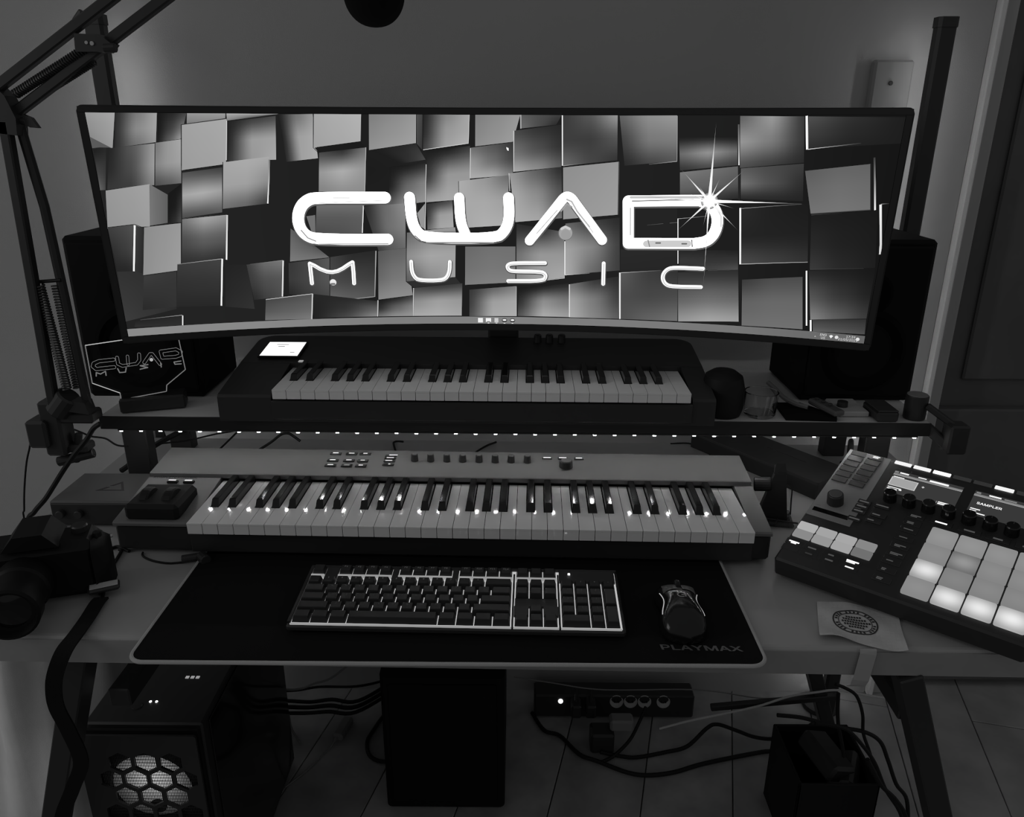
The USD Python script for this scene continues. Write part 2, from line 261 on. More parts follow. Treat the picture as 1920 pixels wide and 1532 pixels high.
# the picture on the screen, traced as flat print: (u, t) in tenths of a millimetre along and down the curve, with grey values
SCREEN_DATA = (
    '{"T":[[[-5961,2313,-5104,2321,-5202,2962,-6017,3116],[50,45,45,60]],[[-5594,2407,-5110,2358,-5196,2923,-5701,2948],[60,55,50,42]],[[-5975,-20,-5586,-24,-5702,496,-5973,333],[150,165,150,135]],[[-5975,330,-5702,496,-5779,468,-5971,490],[90]],[[-5580,-19,-5020,-23,-5098,408,-5668,485],[42,120,160,45,135,160,45,110,150]],[[-5008,-24,-4613,-27,-4748,362,-5077,408],[25,40,70,25,60,110,30,90,150]],[[-46'
    '06,-22,-4063,-26,-4075,68,-4631,145],[150,155,140,125]],[[-4050,-26,-3299,-31,-3324,9,-4055,101],[170,165,60,130]],[[-4045,117,-3340,31,-3402,668,-4123,685],[35,60,70,35,155,160,45,150,168]],[[-5755,491,-5118,425,-5221,1026,-5875,1076],[35,85,150,40,75,155,55,60,130]],[[-5110,418,-4746,367,-4835,1004,-5210,1036],[115,150,165,130,150,160,75,90,110]],[[-5959,506,-5787,480,-5901,1084,-5979,1086],[30,'
    '40,70,100]],[[-5902,1093,-5284,1011,-5382,1640,-5995,1653],[150,162,155,145]],[[-5280,1016,-5055,1170,-5121,1594,-5380,1629],[115,95,95,118]],[[-5044,1153,-4836,1011,-4923,1589,-5117,1602],[25,25,25,25,28,50,30,45,75]],[[-4799,850,-4214,777,-4304,1454,-4901,1529],[80,70,62,165,172,160,75,78,88]],[[-4708,161,-4056,73,-4152,733,-4807,820],[160,168,162,155]],[[-4187,702,-3499,622,-3594,1330,-4290,140'
    '1],[165,170,168,160,160,140,110,100,60]],[[-3306,9,-2787,-4,-2767,649,-3250,700],[30,110,150,30,158,168,40,160,170]],[[-1985,530,-1070,529,-1105,937,-2036,1153],[30,32,32,28,30,36,30,30,40]],[[-2746,565,-2018,487,-2079,1162,-2804,1157],[70,45,110,150,172,150,130,142,140]],[[-2854,1347,-2115,1353,-2166,1817,-2911,1822],[110,110,110,88,88,92,75,80,88]],[[-2771,-9,-2056,-13,-2093,395,-2817,489],[165,'
    '178,172,160]],[[-2805,492,-2093,400,-2014,487,-2745,565],[28]],[[-3030,1537,-2890,1520,-2913,1811,-2972,1788],[112]],[[-1957,527,-1234,430,-1094,670,-1487,732],[28,45,72,30]],[[-1205,-13,-1115,-8,-1143,520,-1225,428],[80,65,55,70]],[[-1939,-13,-1214,-16,-1234,421,-1972,527],[125,150,160,145]],[[-1103,-9,-389,-11,-413,422,-1128,520],[35,130,165,40,150,165,60,160,175]],[[-1074,538,-385,460,-403,1272'
    ',-1109,1330],[30,30,55,55,150,150,158,168,160]],[[-1672,777,-1092,723,-1116,1323,-1708,1392],[28,28,40,32,100,130,90,140,148]],[[-2117,1389,-1447,1346,-1476,2065,-1921,2115],[40,105,140,60,110,128,62,88,105]],[[-1263,1504,-1134,1352,-1149,1763,-1216,1714],[150]],[[-1103,1356,-686,1297,-679,1730,-1107,1765],[50,62,75,60,155,160,100,165,168]],[[-1180,1782,-654,1729,-643,1828,-1106,1832],[150]],[[-29'
    '8,-8,401,-11,286,397,-306,467],[125,150,155,140]],[[-374,488,286,405,288,900,-388,957],[110,85,55,150,110,70,172,168,120]],[[-572,998,222,901,214,1691,-578,1743],[172,150,105,168,168,158,165,175,172]],[[419,-2,1044,1,963,141,421,197],[90,60,45,105]],[[310,232,1041,140,1058,770,308,850],[70,50,40,110,78,50,168,140,90]],[[1064,4,1903,2,1932,663,1085,754],[58,85,150,62,60,85,105,70,52]],[[1932,7,2799'
    ',2,2851,664,2049,743],[95,140,150,65,120,125,42,70,85]],[[237,875,1065,770,1092,1569,334,1641],[150,95,42,168,140,80,172,165,105]],[[1087,778,1959,684,1989,1499,1110,1588],[142,150,158,150]],[[-3295,1726,-2929,2023,-2727,2205,-3359,2259],[92,70,110,122]],[[-3384,2282,-2720,2213,-2781,2924,-3430,2798],[55,70,88,58,70,85,42,60,70]],[[-2712,2201,-1970,2101,-2036,2883,-2780,2948],[65,42,40,72,64,58,10'
    '5,92,85]],[[-1931,2115,-1466,2067,-1398,2863,-1976,2932],[85,95,100,102,115,120,135,140,140]],[[-1444,1813,-646,1786,-671,2554,-1492,2626],[105,125,130,142,165,162,90,140,160]],[[-1492,2626,-672,2558,-586,2662,-1372,2731],[45]],[[-1369,2739,-558,2662,-579,3226,-1395,3226],[70,55,60,140,158,150,168,172,165]],[[-1973,2942,-1394,2871,-1407,3226,-1991,3225],[28,38,60,45,95,125,112,142,150]],[[-3043,28'
    '10,-2001,2956,-2018,3224,-3082,3221],[38,40,50,34,50,95,32,70,135]],[[-5972,1641,-5607,1607,-5736,2320,-5953,2314],[62,70,80,48,58,68,38,38,42]],[[-5582,1617,-5472,1665,-5601,2366,-5701,2322],[62,45,40,50]],[[-5466,1651,-4932,1603,-5042,2335,-5600,2389],[140,152,158,142]],[[-4903,1534,-4246,1484,-4348,2194,-5012,2228],[118,165,150,75,95,90,48,52,46]],[[-5080,2242,-4404,2185,-4520,2947,-5196,2927],'
    '[58,62,66,48,50,52,40,40,40]],[[-4363,2277,-4024,2289,-4004,3028,-4454,2966],[35,38,50,42]],[[-4042,2288,-3472,2239,-3541,2841,-3995,2874],[60,105,118,58,78,85,42,65,78]],[[-3810,2872,-3050,2806,-3101,3251,-3860,3227],[70,76,82,85,92,98,108,112,122]],[[-5829,3102,-5133,3067,-5159,3238,-5865,3215],[34,40,46,48]],[[-495,2044,335,2038,338,2640,-512,2690],[105,112,112,112,118,116,122,128,130]],[[-441,'
    '2772,356,2703,358,3227,-449,3234],[55,100,125,60,158,165,75,168,172]],[[353,1667,1131,1790,1164,2546,352,2659],[42,42,98,110,150,150,135,160,168]],[[1150,1654,2017,1543,2068,2401,1170,2495],[100,60,42,162,130,62,170,105,60]],[[388,2735,1237,2640,1255,3225,380,3223],[28,30,38,45,140,115,80,170,155]],[[1249,2655,2062,2499,2091,3227,1267,3229],[115,55,42,162,120,62,172,132,92]],[[2060,2055,2968,2043,'
    '2995,2369,2078,2430],[42,40,38,38]],[[2086,2444,3001,2349,3066,3220,2130,3228],[88,60,48,76,70,74,80,98,112]],[[2232,1362,2911,1348,2951,1832,2253,1843],[36]],[[2852,313,3715,307,3760,713,2907,805],[30,32,30,105,145,105,52,72,60]],[[3722,8,4632,14,4711,661,3802,753],[95,152,55,150,122,55,75,60,42]],[[4685,14,6011,25,6008,375,4747,461],[78,46,30,62,40,30,46,34,30]],[[2909,832,3769,728,3826,1209,294'
    '6,1275],[122,112,100,98,98,85,60,56,42]],[[3814,759,4713,675,4774,1220,3864,1214],[88,72,60,112,78,46,42,40,36]],[[4745,779,5631,662,5735,1314,4910,1398],[92,100,98,104,110,106,114,116,112]],[[3006,2041,3912,2006,3945,2311,3030,2377],[40,38,34,56,52,52,45,66,78]],[[3006,2399,3947,2311,4050,3168,3080,3224],[50,46,44,95,104,98,150,165,158]],[[3889,1352,4859,1253,4972,2138,3980,2219],[42,32,28,36,34,'
    '32,74,62,50]],[[4923,1423,5834,1322,5940,2168,5018,2252],[30,28,26,40,32,28,58,40,30]],[[4025,2472,4930,2374,5046,3219,4103,3229],[58,76,76,98,104,104,110,112,112]],[[5009,2268,5945,2171,5949,2962,5138,3050],[38,30,24,82,52,32,130,92,58]],[[5169,3049,5947,2973,5965,3216,5204,3269],[62,48,78,98]]],"S":[[[-4708,158,-4807,820,-4164,736],1.5,30,30,17],[[-4708,161,-4056,73],1.3,55,55,17],[[-4058,101,-4'
    '139,673],1.5,205,205,17],[[-4193,698,-4293,1401],1.3,30,30,18],[[-3504,667,-3538,929,-3603,1330],2.6,120,245,18],[[-2118,1380,-2166,1814],2.0,225,225,22],[[-2776,-9,-2825,492,-2749,569,-2805,1148],1.1,25,25,24],[[-2018,487,-2079,1153],1.3,180,180,24],[[-391,-8,-412,422,-1128,522],1.3,200,200,29],[[-1089,741,-1146,1767],1.3,210,210,33],[[410,-7,412,201],2.0,185,185,36],[[-380,492,-394,954],1.3,215,'
    '215,37],[[-580,998,-584,1743],1.1,50,50,38],[[302,232,304,850],2.0,200,200,40],[[1053,4,1076,752],2.6,225,225,41],[[1085,754,1464,706],1.1,170,70,41],[[2426,718,2851,668],1.3,80,170,42],[[2802,9,2851,664],1.1,150,150,42],[[228,872,241,1150],1.5,205,205,43],[[1962,688,1992,1499],2.2,60,60,44],[[-1966,2109,-2033,2879,-2780,2948],2.0,175,120,47],[[-2720,2209,-2782,2934],1.3,28,28,47],[[-1452,1813,-14'
    '96,2626,-1376,2731],1.3,30,30,50],[[-1378,2739,-1405,3226],1.5,215,215,51],[[-1985,2942,-2007,3225],2.0,200,200,52],[[-5971,1636,-5593,1602,-5471,1661],1.1,30,30,55],[[-5592,1618,-5724,2321],3.5,240,240,55],[[-4909,1540,-4246,1488],1.1,35,35,57],[[-4235,1495,-4338,2199],3.1,200,245,57],[[-5080,2242,-4400,2181],1.3,120,175,58],[[-4400,2181,-4515,2947],3.3,240,240,58],[[-3987,2284,-3468,2235],1.1,80'
    ',150,60],[[-3465,2239,-3540,2837],2.8,225,225,60],[[-3810,2876,-3048,2806],1.5,190,190,61],[[-3052,2806,-3105,3251],2.6,200,200,61],[[-5761,3105,-5130,3068],1.3,70,160,62],[[-5126,3076,-5152,3239],2.8,225,225,62],[[352,2715,358,3223],1.1,190,190,64],[[352,2663,1164,2554],0.9,200,200,65],[[1148,1941,1164,2499],2.0,235,235,66],[[1166,2501,1572,2460],1.3,225,110,66],[[1243,2656,1261,3225],2.0,240,240'
    ',68],[[2086,2440,2730,2379],1.3,190,80,70],[[2070,2436,2114,3228],3.1,240,240,70],[[2381,1662,2932,1599],0.9,60,110,71],[[3713,126,3782,713],2.6,90,225,72],[[4660,5,4730,474],4.1,245,245,74],[[4735,472,5454,378],1.4,220,50,74],[[3785,722,3847,1282],2.4,38,38,76],[[4916,1402,5739,1313],1.4,70,70,77],[[5638,662,5745,1313],3.4,30,30,77],[[5664,572,5730,929,5796,1315],3.1,60,245,77],[[5857,1232,5957,1'
    '804,5973,1960],4.1,240,210,77],[[5862,1225,5970,1212],1.4,150,40,77],[[4923,1422,5350,1378],1.0,80,60,77],[[3478,2358,3946,2315],1.2,120,120,78],[[3004,2399,3076,3224],1.4,50,50,79],[[3890,1356,4763,1263],1.2,150,80,80],[[3987,2222,4972,2138],1.4,180,150,80],[[3872,1348,3970,2227],3.8,240,240,80],[[4974,2274,5098,3155],3.1,235,235,83],[[5022,2251,5783,2186],1.0,75,50,83],[[5145,3055,5173,3250],3.6'
    ',240,240,84],[[2937,1538,2997,2258],2.0,235,235,84],[[2945,1540,3175,1515,3440,1479],1.1,170,80,84]],"L":[[[-1761,1269,-1830,1269,-1968,1268,-2174,1267,-2447,1265,-2659,1266,-2811,1269,-2904,1275,-2938,1284,-2971,1298,-3002,1315,-3033,1338,-3062,1364,-3088,1395,-3110,1429,-3128,1467,-3143,1508,-3153,1550,-3158,1590,-3158,1631,-3154,1671,-3146,1709,-3133,1744,-3117,1777,-3097,1807,-3073,1834,-3044,'
    '1858,-3010,1878,-2971,1895,-2871,1909,-2709,1920,-2484,1927,-2195,1931,-1977,1934,-1831,1935,-1758,1935],26,95,false],[[-1369,1266,-1369,1287,-1367,1329,-1366,1392,-1363,1477,-1357,1552,-1349,1618,-1337,1675,-1322,1723,-1301,1766,-1274,1806,-1242,1841,-1204,1873,-1103,1897,-939,1913,-710,1921,-418,1920,-190,1913,-26,1898,73,1877,108,1849,139,1817,167,1779,190,1737,210,1689,224,1631,232,1564,234,14'
    '87,231,1400,229,1335,227,1292,226,1270],25,95,false],[[-571,1274,-571,1297,-570,1343,-568,1413,-566,1507,-559,1590,-548,1664,-532,1728,-511,1782,-495,1823,-485,1850,-480,1864],24,95,false],[[574,1952,605,1913,666,1835,758,1719,879,1565,972,1446,1039,1361,1079,1309,1094,1290,1108,1275,1123,1262,1138,1252,1152,1246,1168,1243,1184,1244,1201,1248,1218,1256,1235,1268,1251,1282,1267,1300,1283,1320,1323,'
    '1371,1387,1453,1475,1564,1589,1707,1674,1815,1732,1887,1760,1923],23,95,false],[[2185,1965,2145,1297,3255,1266,3265,1269,3285,1274,3314,1283,3354,1294,3391,1310,3424,1331,3455,1356,3482,1386,3505,1418,3524,1452,3538,1489,3548,1528,3554,1568,3555,1611,3552,1655,3544,1701,3532,1744,3514,1783,3491,1819,3464,1852,3430,1879,3391,1900,3345,1915,3294,1924,3256,1931,3230,1936,3217,1938],25,95,true],[[-176'
    '6,1254,-1834,1254,-1972,1253,-2178,1252,-2451,1250,-2663,1251,-2815,1254,-2907,1260,-2941,1269,-2974,1283,-3006,1301,-3036,1323,-3066,1349,-3091,1380,-3113,1414,-3132,1452,-3146,1493,-3156,1534,-3161,1575,-3162,1616,-3157,1656,-3149,1694,-3137,1729,-3121,1761,-3101,1792,-3076,1819,-3047,1842,-3013,1862,-2975,1879,-2875,1893,-2713,1904,-2488,1912,-2199,1916,-1981,1918,-1835,1919,-1762,1920],23,262,'
    'false],[[-1374,1251,-1373,1272,-1372,1314,-1370,1377,-1368,1461,-1362,1537,-1353,1603,-1341,1660,-1326,1707,-1305,1751,-1279,1790,-1247,1826,-1209,1857,-1108,1881,-943,1897,-715,1905,-423,1905,-195,1897,-32,1882,68,1861,103,1834,134,1801,162,1764,185,1721,205,1674,219,1616,227,1549,229,1471,226,1384,223,1320,222,1277,221,1255],22,262,false],[[-576,1259,-576,1282,-574,1328,-573,1398,-571,1491,-564,'
    '1575,-553,1649,-537,1713,-516,1767,-500,1807,-490,1835,-485,1848],21,262,false],[[569,1936,599,1897,661,1820,752,1704,873,1550,967,1431,1033,1346,1074,1294,1088,1275,1103,1260,1117,1247,1132,1237,1147,1231,1162,1228,1178,1229,1195,1233,1212,1242,1229,1253,1246,1267,1262,1285,1277,1305,1317,1356,1381,1437,1470,1549,1583,1692,1668,1800,1726,1872,1754,1908],20,262,false],[[2179,1950,2139,1282,3248,12'
    '51,3258,1254,3278,1260,3308,1268,3348,1279,3384,1295,3418,1316,3448,1341,3476,1371,3499,1403,3517,1438,3532,1474,3542,1513,3547,1554,3549,1596,3545,1640,3538,1686,3525,1729,3508,1768,3485,1804,3457,1837,3424,1864,3384,1885,3339,1900,3288,1909,3249,1916,3224,1921,3211,1923],22,262,true],[[-2583,1253,-2332,1255],1.6,205,0],[[-2881,1334,-1785,1300],1.2,225,0],[[-2882,1987,-1758,1993],2,170,0],[[-3130'
    ',1759,-3041,1880,-2920,1934],2.2,150,0],[[-1129,1979,-30,1977],2.2,150,0],[[-1316,1865,-1198,1970],2,110,0],[[1073,1457,1164,1338,1243,1388],3,160,0],[[1162,1271,1240,1304,1331,1454,1538,1697],3,185,0],[[681,1822,1012,1441],1.6,180,0],[[1602,1790,1402,1529],1.4,190,0],[[2178,1223,3309,1201],4.5,200,0],[[2207,1281,3149,1237],2.5,150,0],[[2180,1389,2205,1812],2,200,0],[[2470,1951,3128,1930],13,205,0'
    '],[[2622,1933,2690,1931],3,110,0],[[3036,1933,3103,1931],3,110,0],[[2492,1890,2524,1992],2,140,0],[[3181,1869,3199,1970],2,120,0],[[3483,1319,3596,1480,3613,1644],2,215,0],[[1156,1807,1157,1807],30,120,0],[[1156,1807,1157,1807],27,165,0],[[1089,1739,1149,1704,1219,1737],5,205,0],[[1161,1833,1162,1833],20,158,0],[[-3041,2635,-3043,2466,-3045,2306,-2971,2343,-2891,2398,-2783,2445,-2698,2456,-2610,24'
    '40,-2520,2397,-2428,2337,-2356,2298,-2352,2481,-2356,2652],10.5,85,0],[[-3044,2626,-3045,2457,-3047,2297,-2974,2334,-2893,2389,-2786,2436,-2700,2447,-2613,2431,-2523,2388,-2431,2328,-2359,2289,-2355,2472,-2359,2643],8,255,0],[[-3043,2641,-3044,2471,-3046,2311,-2973,2348,-2892,2404,-2784,2450,-2699,2461,-2611,2445,-2521,2403,-2430,2342,-2357,2303,-2354,2486,-2358,2657],1.2,185,0],[[-1394,2300,-1394'
    ',2310,-1394,2330,-1393,2359,-1393,2398,-1390,2434,-1385,2466,-1377,2494,-1367,2519,-1355,2542,-1341,2562,-1324,2579,-1304,2594,-1266,2605,-1210,2613,-1135,2617,-1041,2618,-965,2615,-906,2609,-866,2599,-843,2587,-823,2571,-806,2551,-791,2527,-779,2500,-770,2470,-763,2438,-758,2402,-756,2364,-754,2336,-753,2317,-753,2307],10.5,85,0],[[-1397,2291,-1397,2301,-1397,2321,-1396,2350,-1396,2389,-1393,2425'
    ',-1388,2457,-1381,2485,-1371,2510,-1358,2533,-1344,2553,-1327,2570,-1307,2585,-1269,2596,-1213,2604,-1138,2608,-1044,2609,-968,2606,-910,2600,-869,2590,-846,2578,-826,2562,-809,2542,-794,2518,-783,2491,-773,2461,-766,2429,-761,2393,-759,2355,-758,2327,-756,2308,-756,2298],8,255,0],[[-1395,2306,-1395,2316,-1395,2335,-1394,2364,-1394,2404,-1391,2439,-1386,2471,-1379,2500,-1369,2525,-1356,2547,-1342,'
    '2567,-1325,2585,-1305,2599,-1267,2611,-1211,2619,-1136,2623,-1042,2623,-966,2620,-908,2614,-867,2605,-844,2592,-824,2576,-807,2556,-792,2533,-780,2506,-771,2476,-764,2443,-759,2408,-757,2370,-755,2341,-754,2322,-754,2312],1.2,185,0],[[834,2312,800,2313,732,2314,631,2315,495,2317,389,2320,313,2324,265,2330,248,2337,233,2344,222,2352,214,2361,210,2370,208,2380,209,2391,213,2403,220,2417,229,2428,242'
    ',2438,257,2445,274,2450,317,2454,384,2457,475,2458,591,2458,683,2459,750,2463,792,2470,810,2479,824,2488,835,2500,842,2512,846,2525,846,2540,842,2555,833,2571,822,2589,776,2602,698,2612,585,2618,440,2620,330,2621,258,2622,221,2623],10.5,85,0],[[830,2303,796,2304,729,2305,627,2307,492,2308,386,2311,309,2315,262,2321,244,2328,229,2335,218,2343,211,2352,206,2361,204,2371,206,2382,210,2394,216,2408,22'
    '6,2419,238,2429,253,2436,271,2441,313,2446,380,2448,472,2449,588,2449,679,2451,746,2455,788,2461,806,2470,821,2479,831,2491,839,2503,842,2516,842,2531,838,2546,830,2562,818,2579,772,2593,694,2603,582,2609,436,2611,327,2612,254,2613,217,2614],8,255,0],[[833,2318,799,2318,731,2319,630,2321,494,2323,388,2326,312,2330,264,2335,247,2342,232,2350,221,2358,213,2366,209,2375,207,2385,208,2396,212,2409,219'
    ',2422,228,2434,241,2443,256,2450,274,2456,316,2460,383,2463,475,2464,591,2463,682,2465,749,2469,791,2475,809,2484,824,2494,834,2505,842,2517,845,2531,845,2545,841,2560,833,2577,821,2594,775,2608,697,2617,585,2623,439,2625,330,2627,257,2628,220,2628],1.2,185,0],[[1802,2296,1810,2640],10.5,85,0],[[1798,2288,1806,2631],8,255,0],[[1802,2302,1809,2646],1.2,185,0],[[3403,2328,3373,2328,3314,2328,3226,23'
    '28,3107,2327,3012,2329,2939,2334,2891,2341,2866,2350,2844,2363,2825,2378,2809,2395,2795,2416,2785,2437,2779,2458,2776,2479,2776,2502,2780,2523,2787,2544,2797,2564,2811,2584,2827,2600,2847,2614,2871,2624,2897,2632,2946,2637,3017,2640,3110,2639,3225,2636,3311,2634,3369,2632,3397,2631],10.5,85,0],[[3398,2320,3369,2320,3310,2319,3221,2319,3103,2319,3007,2320,2935,2325,2887,2332,2862,2342,2840,2354,282'
    '1,2369,2805,2387,2791,2407,2781,2428,2775,2449,2772,2471,2772,2493,2776,2514,2783,2535,2793,2555,2807,2575,2823,2591,2843,2605,2866,2616,2893,2624,2942,2629,3013,2631,3106,2631,3221,2628,3307,2625,3365,2624,3393,2623],8,255,0],[[3402,2333,3373,2333,3314,2333,3225,2333,3107,2332,3011,2334,2939,2339,2891,2346,2866,2356,2844,2368,2824,2383,2808,2401,2795,2421,2785,2442,2778,2463,2775,2485,2776,2507,2'
    '780,2528,2787,2549,2797,2569,2810,2589,2827,2605,2847,2619,2870,2630,2897,2638,2945,2643,3017,2645,3110,2645,3225,2642,3311,2639,3368,2638,3397,2637],1.2,185,0],[[-2700,2622,-2700,2622],15.5,90,0],[[-2700,2617,-2699,2617],13,235,0],[[-2726,2644,-2682,2645],4,120,0]],"R":[[3395,1256],[[[3383,88],7],[[3413,2031],6],[[3433,2683],2.5],[[4799,1256],7],[[2319,1204],5],[[2913,774],5.5],[[3886,767],5.5],['
    '[2943,1724],5.5],[[3878,1693],5.5],[[3534,876],3],[[3193,1002],3],[[3335,1653],3],[[3793,1359],3],[[3059,1141],3]]],"icons":[-258,3300,-121,3299,16,3298,154,3297,291,3295],"tray":[5249,3311,5365,3279,5373,3336,5483,3306,5562,3298,5783,3274,5730,3328,5876,3292],"cur":[206,503],"tb":[-5939,3233,-5962,3364,419,3227,420,3369,5961,3250,5964,3363]}')
SCR = json.loads(SCREEN_DATA)
def grid_patch(quad, vals, d, n=10):
    q = np.array(quad, float).reshape(4, 2) / 1e4; v = np.array(vals, float)
    V = {1: np.full((3, 3), v[0]) if len(v) == 1 else None}.get(len(v))
    if len(v) == 4: V = np.array([[v[0], (v[0] + v[1]) / 2, v[1]], [(v[0] + v[3]) / 2, v.mean(), (v[1] + v[2]) / 2], [v[3], (v[2] + v[3]) / 2, v[2]]])
    if len(v) == 9: V = v.reshape(3, 3)
    n = 2 if len(v) == 1 else n
    s, r = np.meshgrid(np.linspace(0, 1, n + 1), np.linspace(0, 1, n + 1))
    P = ((1 - s) * (1 - r))[..., None] * q[0] + (s * (1 - r))[..., None] * q[1] + (s * r)[..., None] * q[2] + ((1 - s) * r)[..., None] * q[3]
    def b(x): return np.stack([(1 - x) ** 2 * (1 + 0 * x) + 0, 2 * x * (1 - x), x ** 2], -1)
    def lin(x):
        w = np.zeros(x.shape + (3,)); y = x * 2; sm = lambda z: .5 * z + .5 * z * z * (3 - 2 * z)
        w[..., 0] = np.where(y < 1, 1 - sm(np.clip(y, 0, 1)), 0); w[..., 2] = np.where(y > 1, sm(np.clip(y - 1, 0, 1)), 0); w[..., 1] = 1 - w[..., 0] - w[..., 2]; return w
    val = np.einsum('...i,ij,...j->...', lin(r), V, lin(s))
    P = P.reshape(-1, 2); F = []
    for j in range(n):
        for i in range(n):
            a = j * (n + 1) + i; F += [(a, a + n + 1, a + 1), (a + 1, a + n + 1, a + n + 2)]
    return P, np.array(F), val.ravel(), d
def stroke_patch(pts, w, a, b, d):
    p = np.array(pts, float).reshape(-1, 2) / 1e4; w = w / 1255. / 2
    L = np.r_[0, np.cumsum(np.linalg.norm(np.diff(p, axis=0), axis=1))]; k = np.linspace(0, L[-1], 10); ks = np.unique(np.r_[k, L]); q = np.stack([np.interp(ks, L, p[:, i]) for i in (0, 1)], 1)
    t = np.gradient(q, axis=0); t /= np.linalg.norm(t, axis=1)[:, None]; nn = np.stack([-t[:, 1], t[:, 0]], 1)
    P = np.empty((len(q) * 2, 2)); P[0::2] = q + nn * w; P[1::2] = q - nn * w
    F = []
    for i in range(len(q) - 1): F += [(2 * i, 2 * i + 2, 2 * i + 1), (2 * i + 1, 2 * i + 2, 2 * i + 3)]
    v = np.repeat(a + (b - a) * ks / L[-1], 2); return P, np.array(F), v, d
def poly_patch(poly, v, d):
    V, F = [], []
    b = poly.bounds; cuts = np.arange(math.floor(b[0] / .005) * .005, b[2] + .005, .005)   # narrow slices, so that it follows the curve
    parts = [poly.intersection(sbox(x, b[1] - 1, x + .005, b[3] + 1)) for x in cuts]
    for g in [q for p in parts for q in (p.geoms if hasattr(p, 'geoms') else [p]) if q.geom_type == 'Polygon' and q.area > 1e-10]:
        vv, ff = trimesh.creation.triangulate_polygon(g, engine='earcut'); F.append(ff + sum(len(x) for x in V)); V.append(vv)
    V = np.vstack(V); return V, np.vstack(F), np.full(len(V), float(v)), d
def screen_obj(name, patches, parent, label=None):
    V, F, T, k = [], [], [], 0
    for P, f, v, d in patches:
        V.append(mon(P[:, 0], P[:, 1], d)); F.append(f + k); T.append(np.where(np.asarray(v) > 258, 1.7, srgb(np.clip(v, 0, 255)))); k += len(P)
    V, F, T = np.vstack(V), np.vstack(F), np.concatenate(T)
    n = np.cross(V[F[:, 1]] - V[F[:, 0]], V[F[:, 2]] - V[F[:, 0]])[:, 1]; F[n > 0] = F[n > 0][:, ::-1]
    return obj(name, trimesh.Trimesh(V, F, process=False), 'screen_picture', parent, True, tone=T, label=label)
def strip_patch(u0, u1, t0, t1, v, d, n=40):
    u = np.linspace(u0, u1, n); P = np.empty((2 * n, 2)); P[0::2, 0] = P[1::2, 0] = u; P[0::2, 1] = t0; P[1::2, 1] = t1
    F = [];
    for i in range(n - 1): F += [(2 * i, 2 * i + 2, 2 * i + 1), (2 * i + 1, 2 * i + 2, 2 * i + 3)]
    return P, np.array(F), np.repeat(np.interp(u, np.linspace(u0, u1, len(v)), v), 2), d
DL = .00008
screen = screen_obj('screen', [strip_patch(-SW, SW, 0, SHH, [36, 34, 30, 30, 32, 30, 22], -.0004, 160)], monitor, 'lit picture area of the curved monitor')
# layers: a patch lies just in front of whatever drawn before it overlaps
done, patches = [], []
clip = sbox(-SW, 0, SW, SHH - .0125)
def layer(poly):
    k = 1 + max([l for p, l in done if p.intersects(poly)], default=0); done.append((poly, k)); return -.0003 + k * DL
seq = [(i, 0, q) for i, q in enumerate(SCR['T'])] + [(s[4] - .5, 1, s) for s in SCR['S']]
for _, kind, q in sorted(seq, key=lambda x: x[0]):
    if kind == 0:
        pts = np.array(q[0], float).reshape(4, 2); pts[:, 0] = np.clip(pts[:, 0], -SW * 1e4, SW * 1e4); pts[:, 1] = np.clip(pts[:, 1], 0, (SHH - .012) * 1e4)
        patches.append(grid_patch(pts, q[1], layer(Polygon(pts / 1e4).buffer(0))))
    else:
        pts = np.array(q[0], float).reshape(-1, 2); pts[:, 0] = np.clip(pts[:, 0], -SW * 1e4, SW * 1e4); pts[:, 1] = np.clip(pts[:, 1], 0, (SHH - .012) * 1e4)
        patches.append(stroke_patch(pts, q[1], q[2], q[3], layer(LineString(pts / 1e4).buffer(.0003))))
screen_obj('wallpaper', patches, screen, 'wallpaper of grey cubes stepping in and out')
kmax = max(l for _, l in done); base = -.0003 + (kmax + 1) * DL
lp = []
for i, (pts, w, v, closed) in enumerate(SCR['L']):
    p = np.array(pts, float).reshape(-1, 2) / 1e4
    g = (LineString(np.vstack([p, p[:1]])) if closed else LineString(p)).buffer(w / 1255. / 2, quad_segs=8)
    lp.append(poly_patch(g, v, base + i * .00003))
screen_obj('lettering', lp, screen, 'chrome letters in two rows on the screen')
bl = base + len(lp) * .00003 + .00005
sp = []
c = np.array(SCR['R'][0]) / 1e4
for r_, f in ((.0150, 150), (.0125, 205), (.0105, 262)): sp.append(poly_patch(Point(c).buffer(r_ * .85), f, bl + len(sp) * .00003))
for e, w in SCR['R'][1]:
    e = np.array(e) / 1e4; t = (e - c) / np.linalg.norm(e - c); nn = np.array([-t[1], t[0]]) * w / 1255. / 2
    m = c + (e - c) * .5
    ks = np.linspace(0, 1, 13); P = np.empty((26, 2)); P[0::2] = c + (e - c) * ks[:, None] + nn * (1 - ks[:, None]) ** 1.4; P[1::2] = c + (e - c) * ks[:, None] - nn * (1 - ks[:, None]) ** 1.4
    sp.append((P, np.array([f for i in range(12) for f in ((2 * i, 2 * i + 2, 2 * i + 1), (2 * i + 1, 2 * i + 2, 2 * i + 3))]), np.repeat(np.interp(ks, [0, .5, 1], [262, 235, 90]), 2), bl + .0001 + .00002 * len(sp)))
screen_obj('sparkle', sp, screen, 'white starburst on the last letter')
tb = [strip_patch(-SW, SW, .3236, SHH, [138, 136, 126, 128, 124, 118, 100], bl, 160)]
